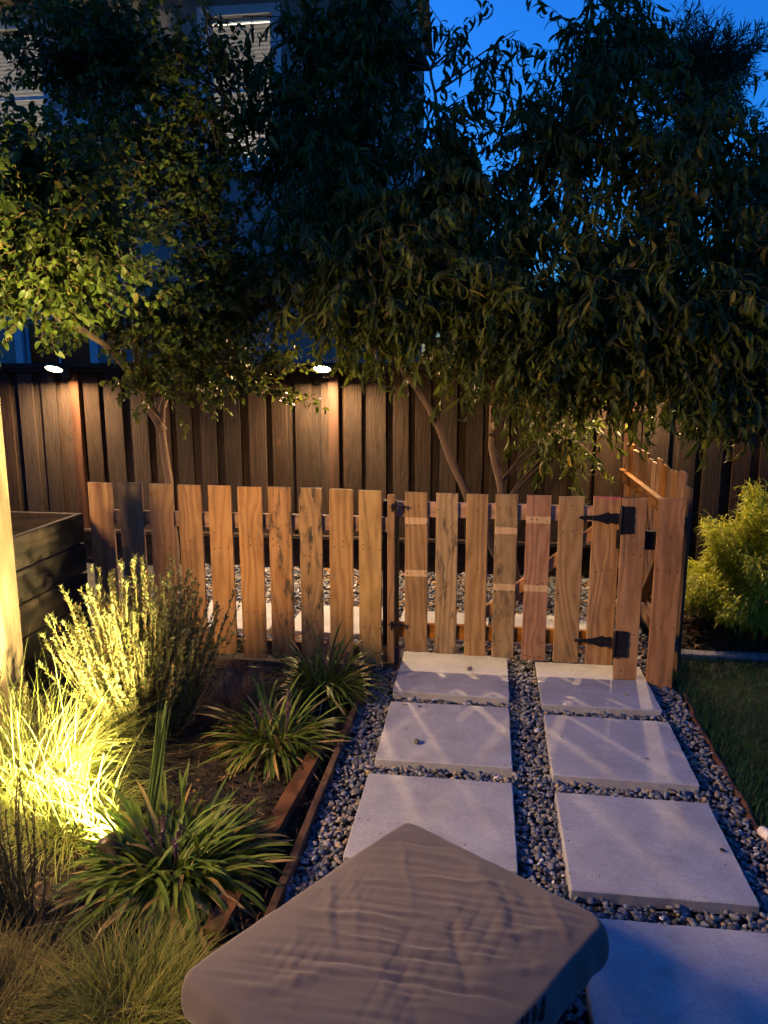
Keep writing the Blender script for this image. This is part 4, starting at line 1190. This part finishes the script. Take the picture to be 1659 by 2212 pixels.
# ------------------------------------------------------------------ trees
def smooth_path(pts, k=14):
    pts = np.array(pts, float)
    t = np.linspace(0, len(pts) - 1, k)
    i = np.minimum(t.astype(int), len(pts) - 2); f = (t - i)[:, None]
    p0 = pts[np.maximum(i - 1, 0)]; p1 = pts[i]; p2 = pts[i + 1]; p3 = pts[np.minimum(i + 2, len(pts) - 1)]
    return .5 * ((2 * p1) + (-p0 + p2) * f + (2 * p0 - 5 * p1 + 4 * p2 - p3) * f ** 2 + (-p0 + 3 * p1 - 3 * p2 + p3) * f ** 3)
def tree(name, label, base, limbs, blobs, leaf, bark, extra_attach=(), group=None, seed=1):
    """limbs: [(points, r0, r1)], blobs: [(centre, radii, n_branches, twigs_per_branch)]"""
    global RNG
    RNG = np.random.default_rng(seed)
    t = thing(name, label, 'tree', base, group)
    g = Geo()
    anchors = []
    for pts, r0, r1 in limbs:
        p = smooth_path(pts, 18)
        p[1:-1] += RNG.normal(0, .006, (16, 3))
        r = np.linspace(r0, r1, 18) * (1 + .10 * np.sin(np.arange(18) * 1.9))
        tubes(g, p[None], r[None], 10, bark)
        anchors.append(p[5:])
    tr = link('trunk', g.mesh('trunk', origin=base), M['bark'], t, base)
    anchors = np.concatenate(anchors)
    gb, gl = Geo(), Geo()
    starts, dirs = [], []
    bp = []
    for c, rad, nb, tw in blobs:
        c = np.array(c); rad = np.array(rad)
        j = np.argmin(np.linalg.norm(anchors - c, axis=1) + np.abs(anchors[:, 2] - c[2] + .5) * .3)
        A = anchors[j]
        for _ in range(nb):
            u = RNG.normal(size=3); u /= np.linalg.norm(u)
            E = c + u * rad * RNG.uniform(.1, 1) ** .45
            mid = (A + E) / 2 + np.array([0, 0, .12 * np.linalg.norm(E - A)]) + RNG.normal(0, .05, 3)
            s = np.linspace(0, 1, 8)[:, None]
            path_ = (1 - s) ** 2 * A + 2 * s * (1 - s) * mid + s ** 2 * E
            bp.append(path_)
            ln_ = np.linalg.norm(E - A)
            tmin = max(.3, 1 - 1.1 * rad.max() / max(ln_, .2))
            for q in range(tw):
                tt = RNG.uniform(tmin, 1.0)
                i = min(int(tt * 7), 6); f = tt * 7 - i
                starts.append(path_[i] * (1 - f) + path_[i + 1] * f)
                dv_ = (path_[i + 1] - path_[i]); dv_ = dv_ / np.linalg.norm(dv_)
                dirs.append(dv_ * .4 + RNG.normal(0, .7, 3) + np.array([0, 0, leaf['up']]))
    bp = np.array(bp)
    tubes(gb, bp, np.linspace(.0095, .004, 8)[None], 5, tuple(c * .55 for c in bark))
    st, d = np.array(starts), norm(np.array(dirs))
    nT = len(st)
    k = 7
    ln_ = leaf['twig'] * RNG.uniform(.5, 1.2, nT)
    pp = [st]
    for j in range(k - 1):
        d = norm(d + np.array([0, 0, -leaf['droop']]) + RNG.normal(0, .09, (nT, 3)))
        pp.append(pp[-1] + d * (ln_ / (k - 1))[:, None])
    pp = np.stack(pp, 1)
    tubes(gb, pp, np.linspace(.0035, .0014, k)[None], 3, leaf['twigcol'])
    link('branches', gb.mesh('branches', origin=base), M['bark'], t, base)
    nl = leaf['n']
    u = (np.linspace(.12, 1.0, nl)[None] + RNG.uniform(-.03, .03, (nT, nl))).clip(0, .999) * (k - 1)
    i0 = np.minimum(u.astype(int), k - 2); f = (u - i0)[..., None]
    ar = np.arange(nT)[:, None]
    pos = (pp[ar, i0] * (1 - f) + pp[ar, i0 + 1] * f).reshape(-1, 3)
    tan = norm(pp[ar, i0 + 1] - pp[ar, i0]).reshape(-1, 3)
    N_ = len(pos)
    rd = rnd_unit(N_); rd = norm(rd - tan * (rd * tan).sum(1, keepdims=True))
    D = norm(tan * leaf['fwd'] + rd * leaf['out'] + np.array([0, 0, -leaf['grav']]))
    Nn = UPZ + RNG.normal(0, leaf['roll'], (N_, 3)) + rd * .3
    blades(gl, pos, D, Nn, leaf['L'] * RNG.uniform(.6, 1.2, N_), leaf['W'] * RNG.uniform(.75, 1.2, N_), RNG.normal(leaf['K'], leaf['Ks'], N_), leaf['m'], leaf['prof'], leaf['fold'], tones(N_, leaf['cols'], .22))
    cr = link('crown', gl.mesh('crown', origin=base), M['leaf'], t, base)
    cr['kind'] = 'stuff'
    return t, N_
PEACH = dict(up=.15, twig=.55, droop=.22, n=20, fwd=.35, out=.75, grav=.55, roll=.5, L=.145, W=.028, K=2.1, Ks=.85, m=5, prof='lance', fold=.42,
             twigcol=(.10, .07, .035), cols=[(5, (.042, .064, .009)), (3, (.062, .080, .010)), (2, (.028, .046, .009)), (.4, (.16, .13, .02))])
PLUM = dict(up=.40, twig=.42, droop=.05, n=18, fwd=.45, out=.8, grav=.15, roll=.6, L=.060, W=.032, K=.75, Ks=.55, m=4, prof='oval', fold=.35,
            twigcol=(.11, .06, .035), cols=[(5, (.042, .066, .009)), (3, (.060, .082, .011)), (2, (.030, .048, .008)), (.3, (.13, .11, .02))])
BK = (.125, .088, .062)
pb = gp(1122, 1300)
base = (pb.x, pb.y, 0)
def A_(px, py, Y): return tuple(at(px, py, Y))
limbs = [([(pb.x, pb.y, -.05), A_(1064, 1180, 5.6), A_(1008, 1075, 5.5), A_(940, 905, 5.45), A_(868, 790, 5.4), A_(800, 640, 5.5), A_(740, 380, 5.7)], .038, .015),
         ([(pb.x + .02, pb.y, -.05), A_(1100, 1180, 5.6), A_(1084, 1060, 5.5), A_(1062, 940, 5.45), A_(1075, 760, 5.5), A_(1110, 520, 5.6), A_(1240, 250, 5.8)], .038, .014),
         ([A_(1062, 940, 5.45), A_(1130, 800, 5.35), A_(1290, 640, 5.3), A_(1480, 560, 5.3), A_(1600, 560, 5.3)], .030, .012),
         ([A_(1075, 760, 5.5), A_(1000, 560, 5.6), A_(960, 330, 5.8), A_(930, 150, 5.9)], .024, .010)]
blobs = []
def blob(px, py, Y, rx, ry, rz, nb, tw): blobs.append((A_(px, py, Y), (rx, ry, rz), nb, tw))
blob(720, 600, 5.3, .34, .35, .22, 13, 7); blob(850, 600, 5.1, .40, .4, .30, 15, 7); blob(700, 450, 5.7, .42, .5, .36, 13, 6); blob(740, 250, 5.9, .45, .5, .5, 14, 6)
blob(620, 120, 6.0, .42, .5, .42, 7, 6); blob(770, 80, 6.0, .24, .5, .4, 11, 6); blob(870, 430, 5.6, .45, .5, .42, 14, 7); blob(960, 560, 5.2, .45, .4, .32, 13, 7)
blob(980, 410, 5.7, .5, .5, .32, 11, 6); blob(980, 280, 5.9, .34, .4, .12, 5, 5); blob(1120, 660, 5.0, .5, .4, .28, 15, 7); blob(1110, 460, 5.6, .5, .5, .36, 7, 6)
blob(1150, 310, 5.8, .34, .4, .18, 7, 6); blob(1305, 210, 5.9, .34, .4, .46, 11, 6); blob(1345, 30, 6.0, .26, .3, .35, 10, 6); blob(1290, 470, 5.5, .5, .5, .5, 8, 6); blob(1300, 660, 5.0, .5, .4, .34, 18, 7)
blob(1420, 330, 5.7, .36, .4, .36, 9, 6); blob(1450, 560, 5.3, .45, .5, .42, 8, 6); blob(1440, 690, 4.95, .42, .35, .20, 15, 6); blob(1590, 710, 5.0, .40, .35, .28, 16, 7); blob(1600, 540, 5.3, .42, .4, .42, 10, 6)
blob(1550, 320, 5.7, .24, .4, .30, 8, 6); blob(1040, 690, 5.2, .30, .3, .12, 8, 6); blob(1200, 725, 5.1, .34, .3, .16, 12, 6); blob(1600, 820, 4.95, .36, .3, .12, 11, 6); blob(1330, 725, 5.05, .28, .25, .08, 6, 6); blob(1130, 760, 5.2, .22, .2, .08, 6, 6); blob(1530, 800, 4.95, .3, .25, .08, 7, 6)
blob(1190, 930, 5.95, .07, .1, .05, 4, 4); blob(1250, 930, 6.0, .05, .1, .04, 2, 4); blob(620, 260, 5.9, .32, .3, .45, 10, 6); blob(975, 90, 6.0, .10, .1, .14, 2, 3); blob(1075, 110, 6.0, .12, .1, .12, 2, 3); blob(1270, 800, 5.3, .14, .2, .06, 3, 5)
_, nleaf1 = tree('peach_tree', 'large peach tree with long drooping curled leaves over the gate', base, limbs, blobs, PEACH, BK, seed=21)

pb = gp(386, 1275)
base = (pb.x, pb.y, 0)
limbs = [([(pb.x, pb.y, -.05), A_(372, 1120, 5.65), A_(352, 930, 5.6), A_(362, 840, 5.6), A_(430, 700, 5.55), A_(470, 480, 5.6), A_(480, 200, 5.8)], .034, .012),
         ([A_(352, 930, 5.6), A_(300, 840, 5.5), A_(235, 750, 5.2), A_(110, 670, 4.6), A_(70, 560, 4.0), A_(100, 440, 3.8), A_(130, 250, 4.0)], .036, .012),
         ([A_(300, 840, 5.5), A_(290, 600, 5.5), A_(290, 300, 5.6), A_(270, 60, 5.7)], .026, .010)]
blobs = []
blob(90, 470, 3.75, .34, .3, .28, 33, 8); blob(50, 600, 3.9, .26, .3, .14, 18, 7); blob(190, 540, 4.2, .26, .3, .26, 24, 7); blob(70, 330, 5.1, .3, .4, .2, 12, 6)
blob(120, 130, 5.5, .55, .5, .45, 24, 7); blob(260, 300, 5.4, .38, .5, .36, 15, 7); blob(240, 60, 5.7, .3, .4, .3, 10, 6); blob(410, 120, 5.7, .36, .4, .36, 10, 6); blob(380, 400, 5.5, .36, .4, .34, 13, 7)
blob(460, 560, 5.5, .36, .4, .32, 16, 7); blob(340, 690, 5.4, .40, .4, .22, 13, 7); blob(470, 730, 5.3, .40, .4, .2, 13, 7); blob(380, 830, 5.3, .36, .3, .12, 10, 7); blob(520, 800, 5.3, .26, .3, .12, 7, 6); blob(540, 640, 5.4, .3, .3, .2, 8, 6)
blob(330, 190, 5.6, .28, .3, .34, 8, 7); blob(430, 300, 5.6, .26, .3, .3, 6, 7); blob(585, 850, 5.5, .05, .05, .06, 3, 4); blob(190, 690, 5.1, .25, .3, .10, 9, 6); blob(500, 290, 5.7, .30, .3, .3, 6, 6)
_, nleaf2 = tree('plum_tree', 'plum tree with small oval leaves, partly lit yellow by the spotlight', base, limbs, blobs, PLUM, BK, seed=5)

# background trees
CON = dict(up=.2, twig=.5, droop=-.02, n=22, fwd=.7, out=.7, grav=.0, roll=.8, L=.13, W=.016, K=.3, Ks=.3, m=2, prof='needle', fold=.3, twigcol=(.05, .035, .02), cols=[(2, (.018, .036, .016)), (1, (.026, .045, .018))])
BRD = dict(up=.2, twig=.6, droop=.03, n=14, fwd=.4, out=.8, grav=.2, roll=.8, L=.12, W=.06, K=.4, Ks=.4, m=2, prof='oval', fold=.3, twigcol=(.05, .035, .02), cols=[(2, (.022, .042, .018)), (1, (.03, .055, .02))])
def bgtree(name, label, x, y, blobs_, leaf, top, seed):
    base = (x, y, -.05)
    limbs = [([(x, y, -.05), (x + .05, y, top * .3), (x - .05, y, top * .6), (x + .1, y, top)], .16, .04)]
    tree(name, label, base, limbs, blobs_, leaf, (.05, .038, .028), seed=seed, group='dark trees beyond the tall fence')
blobs = []
blob(1560, 150, 11, .6, .6, .38, 26, 8); blob(1450, 130, 11, .5, .6, .36, 22, 8); blob(1420, 330, 11, .7, .7, .5, 10, 7); blob(1520, 250, 11, .5, .6, .28, 16, 8)
bgtree('conifer_tree', 'dark conifer with a flat spreading top against the blue sky', at(1450, 600, 11).x, 11, blobs, CON, 5.2, 31)
blobs = []
blob(1640, 420, 9.5, .45, .5, .5, 16, 7); blob(1650, 640, 9.5, .6, .6, .6, 20, 7); blob(1500, 760, 9.5, .7, .6, .45, 20, 7); blob(1640, 820, 9.3, .6, .5, .4, 16, 7)
bgtree('broadleaf_tree', 'dark leafy tree beyond the fence at the right edge', at(1640, 800, 9.5).x, 9.6, blobs, BRD, 4.0, 32)
blobs = []
blob(1000, 380, 12, .6, .6, .4, 5, 6); blob(980, 560, 12, .7, .7, .6, 8, 6); blob(1200, 740, 12, 1.0, .7, .4, 12, 6); blob(1330, 680, 12, .8, .7, .5, 7, 6)
bgtree('broadleaf_tree', 'dim leafy tree between the house corner and the conifer', at(1120, 700, 12).x, 12, blobs, BRD, 5.0, 33)

print('leaves', nleaf1, nleaf2)
